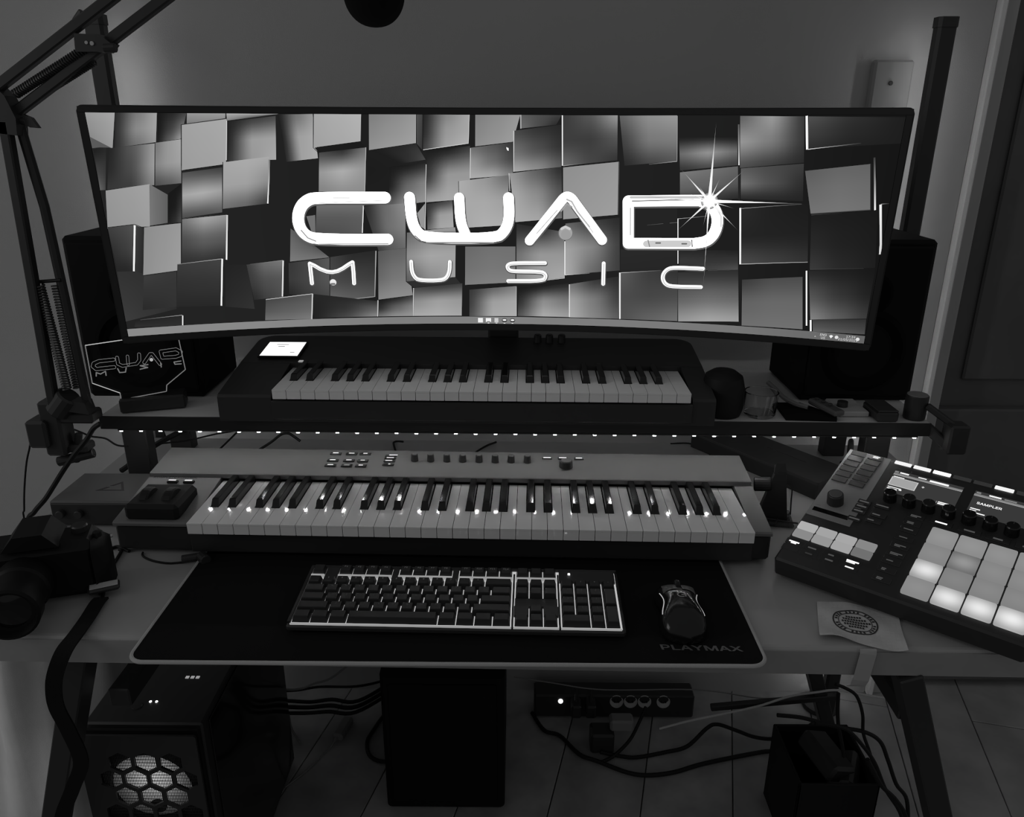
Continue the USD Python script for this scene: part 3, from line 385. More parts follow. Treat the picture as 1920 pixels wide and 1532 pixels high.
for i, u in enumerate((-.0258, -.0121, .0016, .0154, .0291)):
    g = (sbox(-.0042, -.0038, .0042, .0042) if i == 0 else Polygon([(-.0046, -.0036), (.0046, -.0036), (.0046, .0036), (.0015, .002), (-.0015, .002), (-.0046, .0036)]) if i == 1 else sbox(-.0033, -.0038, .0033, .0038) if i == 2 else Point(0, 0).buffer(.0034))
    if i > 2: tb.append(poly_patch(affinity.translate(affinity.scale(g, 1.3, 1.05), u, .3297), 55, bl + .0001)); g = affinity.scale(g, .95, .5)
    tb.append(poly_patch(affinity.translate(g, u, .3296 - (.0004 if i > 2 else 0)), 240 if i != 2 else 205, bl + .0002))
    if i: tb.append(poly_patch(affinity.translate(affinity.scale(Point(0, 0).buffer(.0012), 1.5, .7), u, .3348), 225, bl + .0002))
def label_patch(s, u, t, h, v):
    m = ctext(s, h, .0001); k = m.vertices[:, 2] > .00005; f = m.faces[k[m.faces].all(1)]
    P = m.vertices[:, :2] * (1, -1) + (u, t); return P, f, np.full(len(P), v), bl + .0002
tb += [label_patch('^', .5249, .3312, .004, 235), label_patch('ENG', .5368, .3276, .0036, 235), label_patch('US', .5368, .3325, .0036, 235), label_patch('17:39', .5772, .3275, .0036, 235), label_patch('21/05/2021', .5735, .3325, .0036, 235)]
tb.append(poly_patch(Polygon([(.5455, .3285), (.5475, .3270), (.5495, .3270), (.5515, .3285), (.5485, .3325)]), 240, bl + .0002)); tb.append(poly_patch(Point(.5566, .3298).buffer(.0027), 225, bl + .0002)); tb.append(poly_patch(Point(.5876, .3300).buffer(.0028), 225, bl + .0002))
screen_obj('taskbar', tb, screen, 'grey taskbar along the bottom of the screen')
screen_obj('cursor', [poly_patch(Polygon([(.0185, .0475), (.0222, .0490), (.0225, .0530), (.0205, .0528), (.0190, .0505)]), 250, bl)], screen)
# stand: column behind the upper keyboard
obj('stand_neck', bx(-.053, .005, 1.455, 1.485, SH_Z + .012, 1.24, .004), 'black_plastic', monitor, True)
obj('stand_foot', bx(-.16, .11, 1.452, 1.495, SH_Z + .0004, SH_Z + .012, .003), 'black_plastic', monitor, True)
obj('mount_arm', bx(-.053, .005, 1.352, 1.456, 1.17, 1.235, .004), 'black_plastic', monitor, True)

# ================================================================ speakers on the shelf
def speaker(x0, x1, y, label, inner):
    t = thing('studio_speaker', label, 'speaker', ((x0 + x1) / 2, y + .1, SH_Z), group='studio speakers on the shelf')
    cx = (x0 + x1) / 2
    obj('cabinet', bx(x0, x1, y, 1.495 if False else y + .175, SH_Z + .0005, 1.191, .006), 'speaker_vinyl', t, True)
    f = obj('baffle', bx(x0 + .008, x1 - .008, y - .006, y + .0005, SH_Z + .012, 1.181, .004), 'speaker_vinyl', t, True)
    tr_ = rotm((1, 0, 0), 90)
    w = obj('woofer', mv(lathe([(0, -.008), (.012, -.006), (.018, -.016), (.058, .004), (.064, .008), (.072, .003), (.074, 0)], 36), (cx, y - .0062, SH_Z + .095), tr_), 'speaker_cone', t, True, smooth=30)
    obj('tweeter', mv(lathe([(0, .004), (.008, .003), (.012, 0), (.03, .004), (.036, 0)], 28), (cx, y - .0062, 1.10), tr_), 'speaker_cone', t, True, smooth=30)
speaker(-.765, -.557, 1.325, 'black studio speaker behind the left end of the monitor', 1)
speaker(.505, .706, 1.325, 'black studio speaker behind the right end of the monitor', -1)
# ================================================================ piano keyboards
BLACK = {0: (1, 1), 1: (1, 1), 2: (0, 1), 3: (1, 1), 4: (1, 1), 5: (1, 1), 6: (0, 0)}
def piano(t, nw, x0, pitch, y0, length, z, wlook, blook, thick=.018, bl=.095, bh=.011):
    """white keys from x0 to the right with front edge y0 and top z; starts on C"""
    bw = .0125; gap = .0008
    bx_ = []
    for i in range(nw - 1):
        k = i % 7
        if k in (2, 6): continue
        off = {0: -.0018, 1: .0018, 3: -.0024, 4: 0, 5: .0024}[k]
        bx_.append((i + 1) * pitch + off)
    for i in range(nw):
        p = sbox(i * pitch + gap / 2, 0, (i + 1) * pitch - gap / 2, length).buffer(-.0008).buffer(.0008, quad_segs=2)
        for b in bx_:
            if abs(b - i * pitch) < .03: p = p.difference(sbox(b - bw / 2 - .0008, length - bl - .001, b + bw / 2 + .0008, length + .01))
        m = ext(p, -.0028, 0)
        lip = bx(i * pitch + gap / 2, (i + 1) * pitch - gap / 2, .0004, .004, -thick, -.0028, .0006)
        obj('white_key', cat([mv(m, (x0, y0, z)), mv(lip, (x0, y0, z))]), wlook, t)
    for b in bx_:
        h = bh; y1 = length; yf = length - bl
        m = hull([(sx * bw / 2, y, -.003) for sx in (-1, 1) for y in (yf, y1)] + [(sx * (bw / 2 - .0012), y, h - .001) for sx in (-1, 1) for y in (yf + .008, y1)] + [(sx * (bw / 2 - .0024), y, h) for sx in (-1, 1) for y in (yf + .010, y1)])
        obj('black_key', mv(m, (x0 + b, y0, z)), blook, t)

# ---- lower: long grey controller keyboard on the desk
M = rotm((0, 0, 1), -1.25)
kb = thing('midi_keyboard', 'long grey 61-key controller keyboard lying on the desk below the shelf', 'keyboard', (-.115, 1.05, DESK_Z + .0042), M)
# local: x -.5 .. .502, y 0 .. .222, z 0 ..
XL, XR, KX0 = -.5005, .5015, -.3765
obj('base', bx(XL, XR, .004, .222, .0026, .046, .004), 'black_plastic', kb)
for x in (-.45, .45): obj('rubber_foot', bx(x - .02, x + .02, .19, .215, -.0040, .0028, .001), 'rubber_black', kb)
ck = prism_x([(0, .046), (.0, .050), (.003, .052), (.145, .070), (.145, .046)], XL, KX0 - .003); obj('left_panel', ck, 'body_grey', kb)
obj('right_panel', prism_x([(0, .046), (.0, .050), (.003, .052), (.145, .070), (.145, .046)], KX0 + .846 + .003, XR), 'body_grey', kb)
pn = obj('control_panel', prism_x([(.132, .066), (.132, .0735), (.134, .0745), (.219, .0835), (.222, .081), (.222, .046), (.165, .046), (.165, .060)], XL, XR), 'body_grey', kb)
obj('front_rail', bx(KX0 - .004, KX0 + .850, -.006, .004, .006, .040, .002), 'black_plastic', kb)
piano(kb, 36, KX0, .0235, -.020, .150, .0625, 'ivory_key', 'black_key')
obj('key_felt', bx(KX0, KX0 + .846, .10, .150, .048, .0525, .001), 'black_matte', kb)
def on_panel(x, y): return np.array([x, y, .0745 + (y - .134) * .009 / .085 + .0003])
wl = obj('wheel_block', bx(-.484, -.400, .006, .086, .050, .078, .006), 'black_matte', kb, label='black pitch and modulation wheel block')
for x in (-.462, -.425): obj('wheel', mv(lathe([(0, -.008), (.024, -.008), (.026, -.005), (.026, .005), (.024, .008), (0, .008)], 30), (x, .045, .062), rotm((0, 1, 0), 90)), 'rubber_black', wl)
for x in (-.454, -.427):
    b = obj('button', cbx((x, .113, .0675), (.018, .007, .004), .001), 'rubber_black', kb); obj('label_light', cbx((x - .001, .1145, .0698), (.0125, .0032, .0005), .0001), 'glow_label', b)
for s, x in (('KOMPLETE KONTROL', -.455),):
    obj('name_print', mv(ctext(s, .0052, .0002), (x, .128, .0682), rotm((1, 0, 0), 7)), 'print_grey', kb)
# panel buttons, knobs and encoder (local offsets from the photo)
for i, x in enumerate((-.203, -.175, -.151)):
    for j, y in enumerate((.2035, .180, .163)):
        b = obj('button', mv(cbx((0, 0, .001), (.019, .0085, .002), .0006), on_panel(x - .0, y)), 'unit_dark', kb)
        br = [['glow_white', 'glow_label', 'glow_label'], ['glow_white', 'glow_label', 'glow_label'], ['glow_label', 'glow_mid', 'glow_label']][j][i]
        obj('label_light', mv(cbx((0, 0, .0023), ((.010, .0095, .0075)[i], .0028, .0003), .0001), on_panel(x, y)), br, b)
for j, y in enumerate((.199, .190, .180, .168)):
    b = obj('button', mv(cbx((0, 0, .001), (.020, .006, .002), .0006), on_panel(-.105, y)), 'unit_dark', kb)
    obj('label_light', mv(cbx(((.004, 0, -.001, .002)[j], 0, .0023), ((.015, .0125, .012, .0035)[j], .0026, .0003), .0001), on_panel(-.105, y)), ('glow_white', 'glow_label', 'glow_label', 'glow_label')[j], b)
for k in range(8):
    x = -.062 + k * .0277
    kn = obj('knob', mv(lathe([(0, 0), (.0062, 0), (.0056, .0115), (.0050, .0125), (0, .0125)], 20), on_panel(x, .185)), 'black_plastic', kb)
    obj('cap', mv(lathe([(0, .0126), (.0046, .0126), (.0042, .0132), (0, .0132)], 16), on_panel(x, .185)), 'case_grey', kn)
for x, w in ((.166, .013), (.193, .013), (.221, .011)):
    b = obj('button', mv(cbx((0, 0, .001), (.017, .006, .002), .0006), on_panel(x, .198)), 'unit_dark', kb); obj('label_light', mv(cbx((0, 0, .0023), (w, .003, .0003), .0001), on_panel(x, .198)), 'glow_white', b)
en = obj('encoder', mv(lathe([(0, 0), (.0115, 0), (.0110, .010), (.0098, .0115), (0, .0115)], 26), on_panel(.198, .172)), 'black_plastic', kb); obj('cap', mv(lathe([(0, .0116), (.0088, .0116), (.008, .0122), (0, .0122)], 20), on_panel(.198, .172)), 'case_grey', en)

# ---- upper: black keyboard on the shelf
M = rotm((0, 0, 1), -.8)
ku = thing('synth_keyboard', 'black 49-key keyboard with a small lit display standing on the shelf', 'keyboard', (-.06, 1.20, SH_Z + .0005), M)
# local x -.425 .. .405, y 0 .. .25
X0 = -.3355; XB0, XB1 = -.428, .385
body = unary_union([sbox(XB0, 0, XB1, .248)]).buffer(-.03).buffer(.03, quad_segs=6).union(sbox(XB0, 0, XB1, .1))
obj('base', ext(body, .0008, .034), 'black_plastic', ku)
obj('left_panel', prism_x([(0, .034), (0, .042), (.004, .046), (.120, .066), (.120, .034)], XB0, X0 - .004), 'black_plastic', ku)
obj('right_panel', prism_x([(0, .034), (0, .042), (.004, .046), (.120, .066), (.120, .034)], X0 + 29 * .0234 + .004, XB1), 'black_plastic', ku)
pn = body.intersection(sbox(-1, .118, 1, 1))
mm = ext(pn, .034, .068); v = mm.vertices; v[:, 2] = np.where(v[:, 2] > .06, .066 + (v[:, 1] - .118) * .12, v[:, 2]); obj('control_panel', mm, 'black_plastic', ku)
piano(ku, 29, X0, .0234, -.006, .135, .0575, 'ivory_dim', 'black_key', thick=.016, bl=.085, bh=.010)
obj('front_rail', bx(X0 - .004, X0 + .684, -.004, .012, .005, .038, .002), 'black_plastic', ku)
dp = obj('display', cbx((-.366, .171, .0755), (.074, .074, .003), .001).apply_transform(rotm((1, 0, 0), 6.8, (-.366, .171, .0755))), 'dark_glass', ku)
dp2 = obj('lit_panel', cbx((-.366, .171, .0773), (.068, .064, .0006), .0002).apply_transform(rotm((1, 0, 0), 6.8, (-.366, .171, .0755))), 'glow_white', dp, label='white lit display panel')
for yy, ww in ((.190, .022), (.181, .012), (.153, .008)): obj('screen_text', cbx((-.372 if ww > .01 else -.345, yy, .0778), (ww, .0025, .0003), .0001).apply_transform(rotm((1, 0, 0), 6.8, (-.366, .171, .0755))), 'glow_mid', dp)
obj('lit_button', cbx((-.322, .124, .0680), (.008, .008, .002), .0006), 'glow_mid', ku)
for x in (.098, .120, .143):
    kn = obj('knob', mv(lathe([(0, 0), (.0075, 0), (.0068, .013), (.006, .0145), (0, .0145)], 20), (x, .228, .0785)), 'black_plastic', ku)
    obj('cap', mv(lathe([(0, .0146), (.0055, .0146), (.005, .0152), (0, .0152)], 16), (x, .228, .0785)), 'black_gloss', kn)

# ================================================================ mouse pad, computer keyboard, mouse
pad = thing('mouse_pad', 'large black cloth desk mat with a pale stitched edge and printed lettering', 'mouse pad', (-.083, .96, DESK_Z + .0004))
ps = sbox(-.482, .797, .316, 1.078).buffer(-.022).buffer(.022, quad_segs=8)
obj('mat', mv(ext(ps.buffer(-.003), DESK_Z + .0006, DESK_Z + .0046), (0, 0, 0)), 'fabric_black', pad, True)
cc = np.array(ps.buffer(-.0024).exterior.coords)[:-1]; cc = np.vstack([cc, cc[:1]])
obj('stitched_edge', tube([(x, y, DESK_Z + .0032) for x, y in cc], .0027, 8, smooth=False), 'stitch', pad, True)
pt = ctext('PLAYMAX', .0135, .0003, True); pt.apply_scale((1.62, 1, 1)); pt.vertices[:, 0] += pt.vertices[:, 1] * -.15
pt.apply_scale(.104 / pt.extents[0]); obj('lettering', mv(pt, (.238, .8325, DESK_Z + .0047), rotm((0, 0, 1), -1.5)), 'print_dim', pad, True, label='grey printed lettering')

PZ = DESK_Z + .0052
M = rotm((0, 0, 1), -1.2) @ rotm((1, 0, 0), 3.2)
ck = thing('computer_keyboard', 'black backlit full-size computer keyboard on the mouse pad', 'keyboard', (-.0765, .853, PZ + .001), M)
U = .01905; KW = 22.5 * U; xl = -KW / 2
obj('case', bx(-.221, .221, .000, .1335, .0005, .011, .003), 'keycap_gap', ck)
obj('backplate', bx(-.2165, .2165, .0035, .1275, .0105, .0117, .0005), 'glow_plate', ck, label='lit plate glowing between the keys')
rows = [  # (row y in units from the front, [(width, gap before)])
    (0, [(1.25, 0), (1.25, 0), (1.25, 0), (6.25, 0), (1.25, 0), (1.25, 0), (1.25, 0), (1.25, 0), (1, .25), (1, 0), (1, 0), (2, .25), (1, 0)], ['', '', '', '', '', '', '', '', '', '', '', '0', '.']),
    (1, [(2.25, 0)] + [(1, 0)] * 10 + [(2.75, 0), (1, 1.25), (1, 1.25), (1, 0), (1, 0)], ['', 'Z', 'X', 'C', 'V', 'B', 'N', 'M', ',', '.', '/', '', '', '1', '2', '3']),
    (2, [(1.75, 0)] + [(1, 0)] * 11 + [(2.25, 0), (1, 3.5), (1, 0), (1, 0)], ['', 'A', 'S', 'D', 'F', 'G', 'H', 'J', 'K', 'L', ';', "'", '', '4', '5', '6']),
    (3, [(1.5, 0)] + [(1, 0)] * 12 + [(1.5, 0), (1, .25), (1, 0), (1, 0), (1, .25), (1, 0), (1, 0)], ['', 'Q', 'W', 'E', 'R', 'T', 'Y', 'U', 'I', 'O', 'P', '[', ']', '', '', '', '', '7', '8', '9']),
    (4, [(1, 0)] * 13 + [(2, 0), (1, .25), (1, 0), (1, 0), (1, .25), (1, 0), (1, 0), (1, 0)], ['', '1', '2', '3', '4', '5', '6', '7', '8', '9', '0', '-', '=', '', '', '', '', '', '/', '*', '-']),
    (5.4, [(1, 0), (1, 1)] + [(1, 0)] * 3 + [(1, .5)] + [(1, 0)] * 3 + [(1, .5)] + [(1, 0)] * 3 + [(1, .25), (1, 0), (1, 0)], [''] + ['F%d' % i for i in range(1, 13)] + [''] * 3)]
GL = {}
def keycap(x, y, w, d, ch):
    h = .0085; a, b = w * U - .0011, d * U - .0011
    m = hull([(sx * a / 2, sy * b / 2, .0122) for sx in (-1, 1) for sy in (-1, 1)] + [(sx * (a / 2 - .0022), sy * (b / 2 - .0022) + .0006, .0122 + h - .0006) for sx in (-1, 1) for sy in (-1, 1)] + [(sx * (a / 2 - .0030), sy * (b / 2 - .0030) + .0006, .0122 + h) for sx in (-1, 1) for sy in (-1, 1)])
    k = obj('key', mv(m, (x, y, 0)), 'keycap', ck)
    if ch:
        if ch not in GL: GL[ch] = ctext(ch, .0030, .0001)
        obj('legend', mv(GL[ch], (x, y + .0032, .0122 + h + .00004)), 'glow_dim' if len(ch) == 1 and y > .09 or len(ch) > 1 else 'glow_faint', k)
y0 = .0045
for ry, ks, ls in rows:
    x = xl
    for (w, g), ch in zip(ks, ls):
        x += g * U; keycap(x + w * U / 2, y0 + (ry + .5) * U, w, 1, ch); x += w * U
keycap(xl + 22 * U, y0 + U, 1, 2, ''); keycap(xl + 22 * U, y0 + 3 * U, 1, 2, '')
for u0, u1 in ((0, 1), (2, 6), (6.5, 10.5), (11, 15), (15.25, 18.25)): obj('key_front_glow', bx(xl + u0 * U, xl + u1 * U, y0 + 5.24 * U, y0 + 5.38 * U, .0118, .0168, .0004), 'glow_mid', ck)  # added glowing bars, standing in for backlight spilling onto the F-row key fronts
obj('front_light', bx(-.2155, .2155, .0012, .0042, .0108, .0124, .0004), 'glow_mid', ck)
for u0, u1 in ((15.06, 15.19), (18.31, 18.44)): obj('divider', bx(xl + u0 * U, xl + u1 * U, .0008, y0 + 6 * U, .0107, .0135, .0004), 'keycap_gap', ck)
for u0, u1, v0, v1 in ((15.25, 15.25 + 3, 2.03, 2.97), (15.2, 16.23, 1.03, 2.1), (17.27, 18.3, 1.03, 2.1), (18.45, 22.55, 5.03, 6.42), (1.03, 1.97, 5.02, 6.4), (6.03, 6.47, 5.02, 6.4), (10.53, 10.97, 5.02, 6.4), (-.25, 22.75, 6.43, 6.6), (-.27, -.03, -.02, 6.5)):
    obj('cover_plate', bx(xl + u0 * U, xl + u1 * U, y0 + v0 * U, y0 + v1 * U, .0110, .0150, .0004), 'keycap', ck)
obj('indicator_light', cbx((xl + 19.2 * U, y0 + 5.95 * U, .0155), (.0036, .0028, .002), .0005), 'glow_spark', ck)
for x in (-.19, .19): obj('foot', cbx((x, .115, -.0030), (.03, .01, .007), .001), 'rubber_black', ck)

ms = thing('computer_mouse', 'black gaming mouse with lit side edges on the right of the pad', 'mouse', (.222, .895, PZ), rotm((0, 0, 1), -3))
def mring(t, zs=1., ws=1.):
    y = -.058 + .118 * t; w = .0315 - .0075 * math.exp(-((t - .52) / .2) ** 2) + .001 * t; e = min(1, (1 - abs(2 * t - 1) ** 4.5 + .02)); w *= ws * (e ** .35)
    h = (.039 - .020 * (t - .42) ** 2 * 3.2) * zs * (.55 + .45 * e); a = np.linspace(0, 2 * PI, 28, endpoint=False); c, s = np.cos(a), np.sin(a)
    z = np.where(s >= 0, np.abs(s) ** .75 * (h - .007), -np.abs(s) ** .3 * .0065) + .007
    return np.stack([w * np.sign(c) * np.abs(c) ** .75, np.full_like(a, y), z], 1)
obj('body', loft([mring(t) for t in np.linspace(0, 1, 26)]), 'black_gloss', ms, smooth=50)
def mtop(x, y):
    t = (y + .058) / .118; r = mring(t); up = r[r[:, 2] >= .007]; o = np.argsort(up[:, 0]); return np.interp(x, up[o, 0], up[o, 2])
def grid_surf(xs, ys, f):
    V = [(x, y, f(x, y)) for y in ys for x in xs]; n = len(xs); F = []
    for j in range(len(ys) - 1):
        for i in range(n - 1): a = j * n + i; F += [(a, a + 1, a + n + 1), (a, a + n + 1, a + n)]
    return trimesh.Trimesh(np.array(V), np.array(F), process=False)
for sx in (-1, 1):
    m = grid_surf(np.linspace(.0035, .0215, 6) * sx, np.linspace(.014, .052, 8), lambda x, y: mtop(x, y) + .0008)
    if sx < 0: m.invert()
    obj('button', m, 'unit_edge', ms, smooth=True)
obj('scroll_wheel', mv(lathe([(0, -.0035), (.0095, -.0035), (.0105, -.002), (.0105, .002), (.0095, .0035), (0, .0035)], 24), (0, .036, mtop(0, .036) - .004), rotm((0, 1, 0), 90)), 'rubber_black', ms)
for sx in (-1, 1):
    ys = np.linspace(-.028, .022, 9); xs = [sx * (mring((y + .058) / .118)[:, 0].max() * .90) for y in ys]
    obj('side_light', tube([(x, y, mtop(x, y) + .0006) for x, y in zip(xs, ys)], .0007 if sx < 0 else .0005, 6), 'edge_bright', ms)
ga = np.radians(np.linspace(60, 300, 14)); gy = -.002
em = LineString([(.0052 * math.cos(a), .0052 * math.sin(a)) for a in ga]).buffer(.0007).union(sbox(-.0002, -.001, .0058, .0007)).union(sbox(.0044, -.0046, .0058, .0))
m = ext(em, 0, .0002); m.vertices[:, 1] += gy; m.vertices[:, 2] += [mtop(x, y) + .0003 for x, y in m.vertices[:, :2]]; obj('emblem', m, 'glow_dim', ms, label='small lit ring emblem')
# ================================================================ pad controller (tilted, at the right front of the desk)
MO, MTH, MPH = np.array([.3799, 1.0054, .7748]), -.7014, .2705
ma = np.array([math.cos(MTH), math.sin(MTH), 0]); mb = np.array([-math.sin(MTH) * math.cos(MPH), math.cos(MTH) * math.cos(MPH), math.sin(MPH)]); mn = np.cross(ma, mb)
M = np.eye(4); M[:3, 0], M[:3, 1], M[:3, 2], M[:3, 3] = ma, mb, mn, MO
mc = thing('pad_controller', 'black drum pad controller with sixteen lit pads and two screens, tilted at the right', 'pad controller', (0, 0, 0), M)
mm_ = lambda *a: [x / 1000. for x in a]
def pl(x0, x1, y0, y1, z0, z1, r=.8): return bx(*mm_(x0, x1, y0, y1, z0, z1), r / 1000.)
# plan in millimetres: x to the right, y away, z up from the top plate
obj('body', pl(0, 320, 0, 301, -33, 0, 3), 'black_plastic', mc)
obj('corner_sheen', pl(1.5, 68, 112, 299.5, -.4, .5, .3), 'corner_sheen_grey', mc, label='upper left control area with its reflected sheen painted as grey')  # glossy sheen on the black plastic, put in as a paler grey
for x in (22, 298):
    leg = obj('stand_leg', hull([(x / 1000. + sx * .008, y, z) for sx in (-1, 1) for y, z in ((.245, -.033), (.275, -.033))] + [(x / 1000. + sx * .006, *q) for sx in (-1, 1) for q in ((.272, -.094), (.290, -.099))]), 'black_plastic', mc)
for r in range(6):
    for c in range(2):
        x0 = 4 + c * 27 + (5 - r) * .6; y1 = 297 - r * 15.6
        b = obj('button', pl(x0, x0 + 23, y1 - 12.5, y1, .4, 2.4, .8), 'unit_edge', mc)
        if r == 0 and c == 1:
            for k in (0, 1): obj('label_light', pl(x0 + 7, x0 + 18 - k * 2, y1 - 5 - k * 3.2, y1 - 2.8 - k * 3.2, 2.4, 2.7, .1), 'glow_label', b)
obj('encoder', mv(lathe([(0, 0), (.0125, 0), (.0120, .0165), (.0108, .018), (0, .018)], 28), (.0300, .1560, 0)), 'black_plastic', mc); obj('encoder_cap', mv(lathe([(0, .0181), (.0095, .0181), (.0088, .0188), (0, .0188)], 24), (.0300, .1560, 0)), 'case_grey', mc)
for i, (y, w) in enumerate(((176, 14), (164, 14), (152, 13), (132, 15))):
    b = obj('button', pl(58, 77, y - 5, y + 5, 0, 1.4, .5), 'unit_dark', mc); obj('label_light', pl(60, 60 + w, y - 1.6, y + 1.6, 1.4, 1.6, .1), 'glow_dim', b)
obj('touch_strip', pl(6, 60, 124, 134, -.2, .6, .3), 'dark_glass', mc)
for x in (10, 42): obj('label_light', pl(x - 4, x + 4, 138, 140.2, .0, .5, .1), 'glow_dim', mc)
tri = obj('arrow_light', ext(Polygon([(.0075, .1165), (.0115, .1165), (.0095, .1205)]), 0, .0005), 'glow_mid', mc)
for i, (x, y) in enumerate(((84, 178), (86, 155), (84, 140))):
    b = obj('button', pl(x - 2, x + 20, y - 5, y + 5, 0, 1.4, .5), 'unit_dark', mc); obj('label_light', pl(x, x + (18, 11, 9)[i], y - 1.4, y + 1.4, 1.4, 1.6, .1), 'glow_dim', b)
GV = [[.42, .36, .38, .24], [.25, .30, .36, .16]]
for i, row in enumerate(GV):
    for j, v in enumerate(row):
        emit('group_%d%d' % (i, j), v); x, y = 16.5 + j * 28.6, 82.5 - i * 18.6
        obj('group_button', mv(ext(sbox(-.0133, -.0086, .0133, .0086).buffer(-.002).buffer(.002, quad_segs=3), 0, .0022), mm_(x, y, 0)), 'group_%d%d' % (i, j), mc)
for x, y, w, lk in ((12, 44, 15, 'glow_white'), (12, 41, 8, 'glow_label'), (39, 43, 12, 'glow_dim'), (39, 30, 10, 'glow_faint'), (67, 42, 8, 'glow_dim'), (68, 31, 11, 'glow_dim'), (97, 43.6, 17, 'glow_white'), (95, 40.4, 12, 'glow_label'), (97, 30, 12, 'glow_label')):
    obj('label_light', pl(x - w / 2, x + w / 2, y - 1.3, y + 1.3, 0, .9, .2), lk, mc)
for y in (44, 30):
    for x in (12, 39, 67, 97): obj('button', pl(x - 12, x + 12, y - 5.6, y + 5.6, -.4, .3, .2), 'unit_dark', mc)
for i, y in enumerate((177, 160, 143, 123, 104, 85.5, 68, 49.5, 29.5)):
    b = obj('button', pl(129, 153, y - 6, y + 6, -.2, 1.0, .5), 'unit_dark', mc)
    for k, w in enumerate(((14, 9), (9, 9), (13, 0), (11, 0), (15, 8), (16, 11), (9, 0), (6, 5), (8, 7))[i]):
        if w: obj('label_light', pl(141 - 7, 141 - 7 + w, y - .2 - k * 2.8, y + 1.9 - k * 2.8, 1.0, 1.2, .1), 'glow_dim', b)
PV = [[.25, .25, .24, .24], [.22, .2, .22, .22], [.4, .2, .21, .21], [.23, .45, .5, .52]]   # dull or lit
def pad_tone(m, c, lo, hi, wid=.011):
    r2 = ((m.vertices[:, 0] - c[0]) / 1.25) ** 2 + (m.vertices[:, 1] - c[1]) ** 2; return lo + (hi - lo) * np.exp(-r2 / (2 * wid ** 2))
LIT = {(2, 0): (.24, .78), (3, 1): (.26, .80), (3, 2): (.26, .82), (3, 3): (.26, .85), (1, 1): (.12, .30)}
for i in range(4):
    for j in range(4):
        x, y = (185.5 + j * 36.7) / 1000., (145 - i * 37.3) / 1000.
        lo, hi = LIT.get((i, j), (PV[i][j], PV[i][j] * 1.15))
        s = ext(sbox(-.0172, -.0176, .0172, .0176).buffer(-.003).buffer(.003, quad_segs=4), -.001, .0035); s = s.subdivide_to_size(.004); s.apply_translation((x, y, 0))
        obj('pad', s, 'screen_picture', mc, tone=pad_tone(s, (x, y), lo, hi), label='brightly lit drum pad' if (i, j) in LIT and hi > .5 else None)
for k in range(8):
    x = 87 + k * 28.7; v = ('glow_label', 'glow_label', 'glow_white', 'glow_faint', 'glow_faint', 'glow_label', 'glow_faint', 'glow_faint')[k]
    obj('soft_button', pl(x - 12.6, x + 12.6, 290.5, 299, -.2, 1.8, .8), v, mc)
for k in range(8):
    x = 97 + k * 27.2
    kn = obj('knob', mv(lathe([(0, 0), (.0098, 0), (.0092, .0145), (.0080, .016), (0, .016)], 24), mm_(x, 199, 0)), 'black_gloss', mc); obj('marker', pl(x - .6, x + .6, 202, 207, 15.9, 16.3, .1), 'print_grey', kn)
for k, (x, w, v) in enumerate(((175, 16, 'glow_white'), (212, 14, 'glow_dim'), (248, 12, 'glow_dim'), (284, 12, 'glow_dim'))):
    b = obj('button', pl(x - 15, x + 15, 173, 184, -.2, 1.0, .5), 'unit_dark', mc); obj('label_light', pl(x - w / 2, x + w / 2, 176.6, 179.8, 1.0, 1.3, .1), v, b)
emit('lcd_dark', .040); emit('lcd_band', .22); emit('lcd_card', .36); emit('lcd_frame', .55); emit('lcd_white', .95)
def lcd(x0, x1, items):
    s = obj('screen', pl(x0, x1, 217, 275, -.3, .4, .2), 'lcd_dark', mc)
    for a, b, c, d, lk, h in items: obj('screen_mark', pl(a, b, c, d, .35, .45 + h * .1, .02), lk, s)
    return s
s1 = lcd(82, 181, [(82, 181, 264.5, 267.8, 'lcd_band', 0), (82, 181, 262.6, 264.2, 'lcd_card', 0), (82, 88, 269, 273, 'lcd_band', 0), (90, 103, 269, 272.5, 'lcd_white', 0), (117, 129, 269.5, 272, 'lcd_white', 0), (134, 161, 267, 271.5, 'lcd_white', 1), (82.5, 121.5, 234.5, 257, 'lcd_frame', 0), (84, 120, 236, 255.5, 'lcd_card', 1), (84, 100, 257.5, 259.3, 'lcd_white', 0), (84, 104, 229, 231, 'lcd_white', 0), (84, 99, 224.5, 227, 'lcd_white', 0), (101, 105, 226, 228.5, 'lcd_white', 0), (155.5, 156.3, 219, 226, 'lcd_card', 0), (158, 175, 223.5, 226, 'lcd_white', 0), (158, 170, 219.5, 222.5, 'lcd_white', 0)])
obj('screen_mark', ext(Polygon([(.1278, .249), (.130, .2515), (.1322, .249), (.130, .2465)]), .0004, .0006), 'lcd_frame', s1)
s2 = lcd(197, 296, [(197, 296, 264.5, 267.8, 'lcd_band', 0), (197, 296, 262.6, 264.2, 'lcd_card', 0), (199, 205, 269, 273, 'lcd_band', 0), (216, 232, 269, 272.5, 'lcd_white', 0), (236, 252, 269, 272, 'lcd_band', 0), (262, 285, 268, 271.5, 'lcd_white', 0), (200, 213, 230, 232.4, 'lcd_white', 0), (200, 209, 226, 228, 'lcd_white', 0), (205, 221, 221, 223.6, 'lcd_white', 0)])
obj('screen_text', mv(ctext('SAMPLER', .0052, .0002, True), (.2215, .2465, .0005)), 'lcd_white', s2)

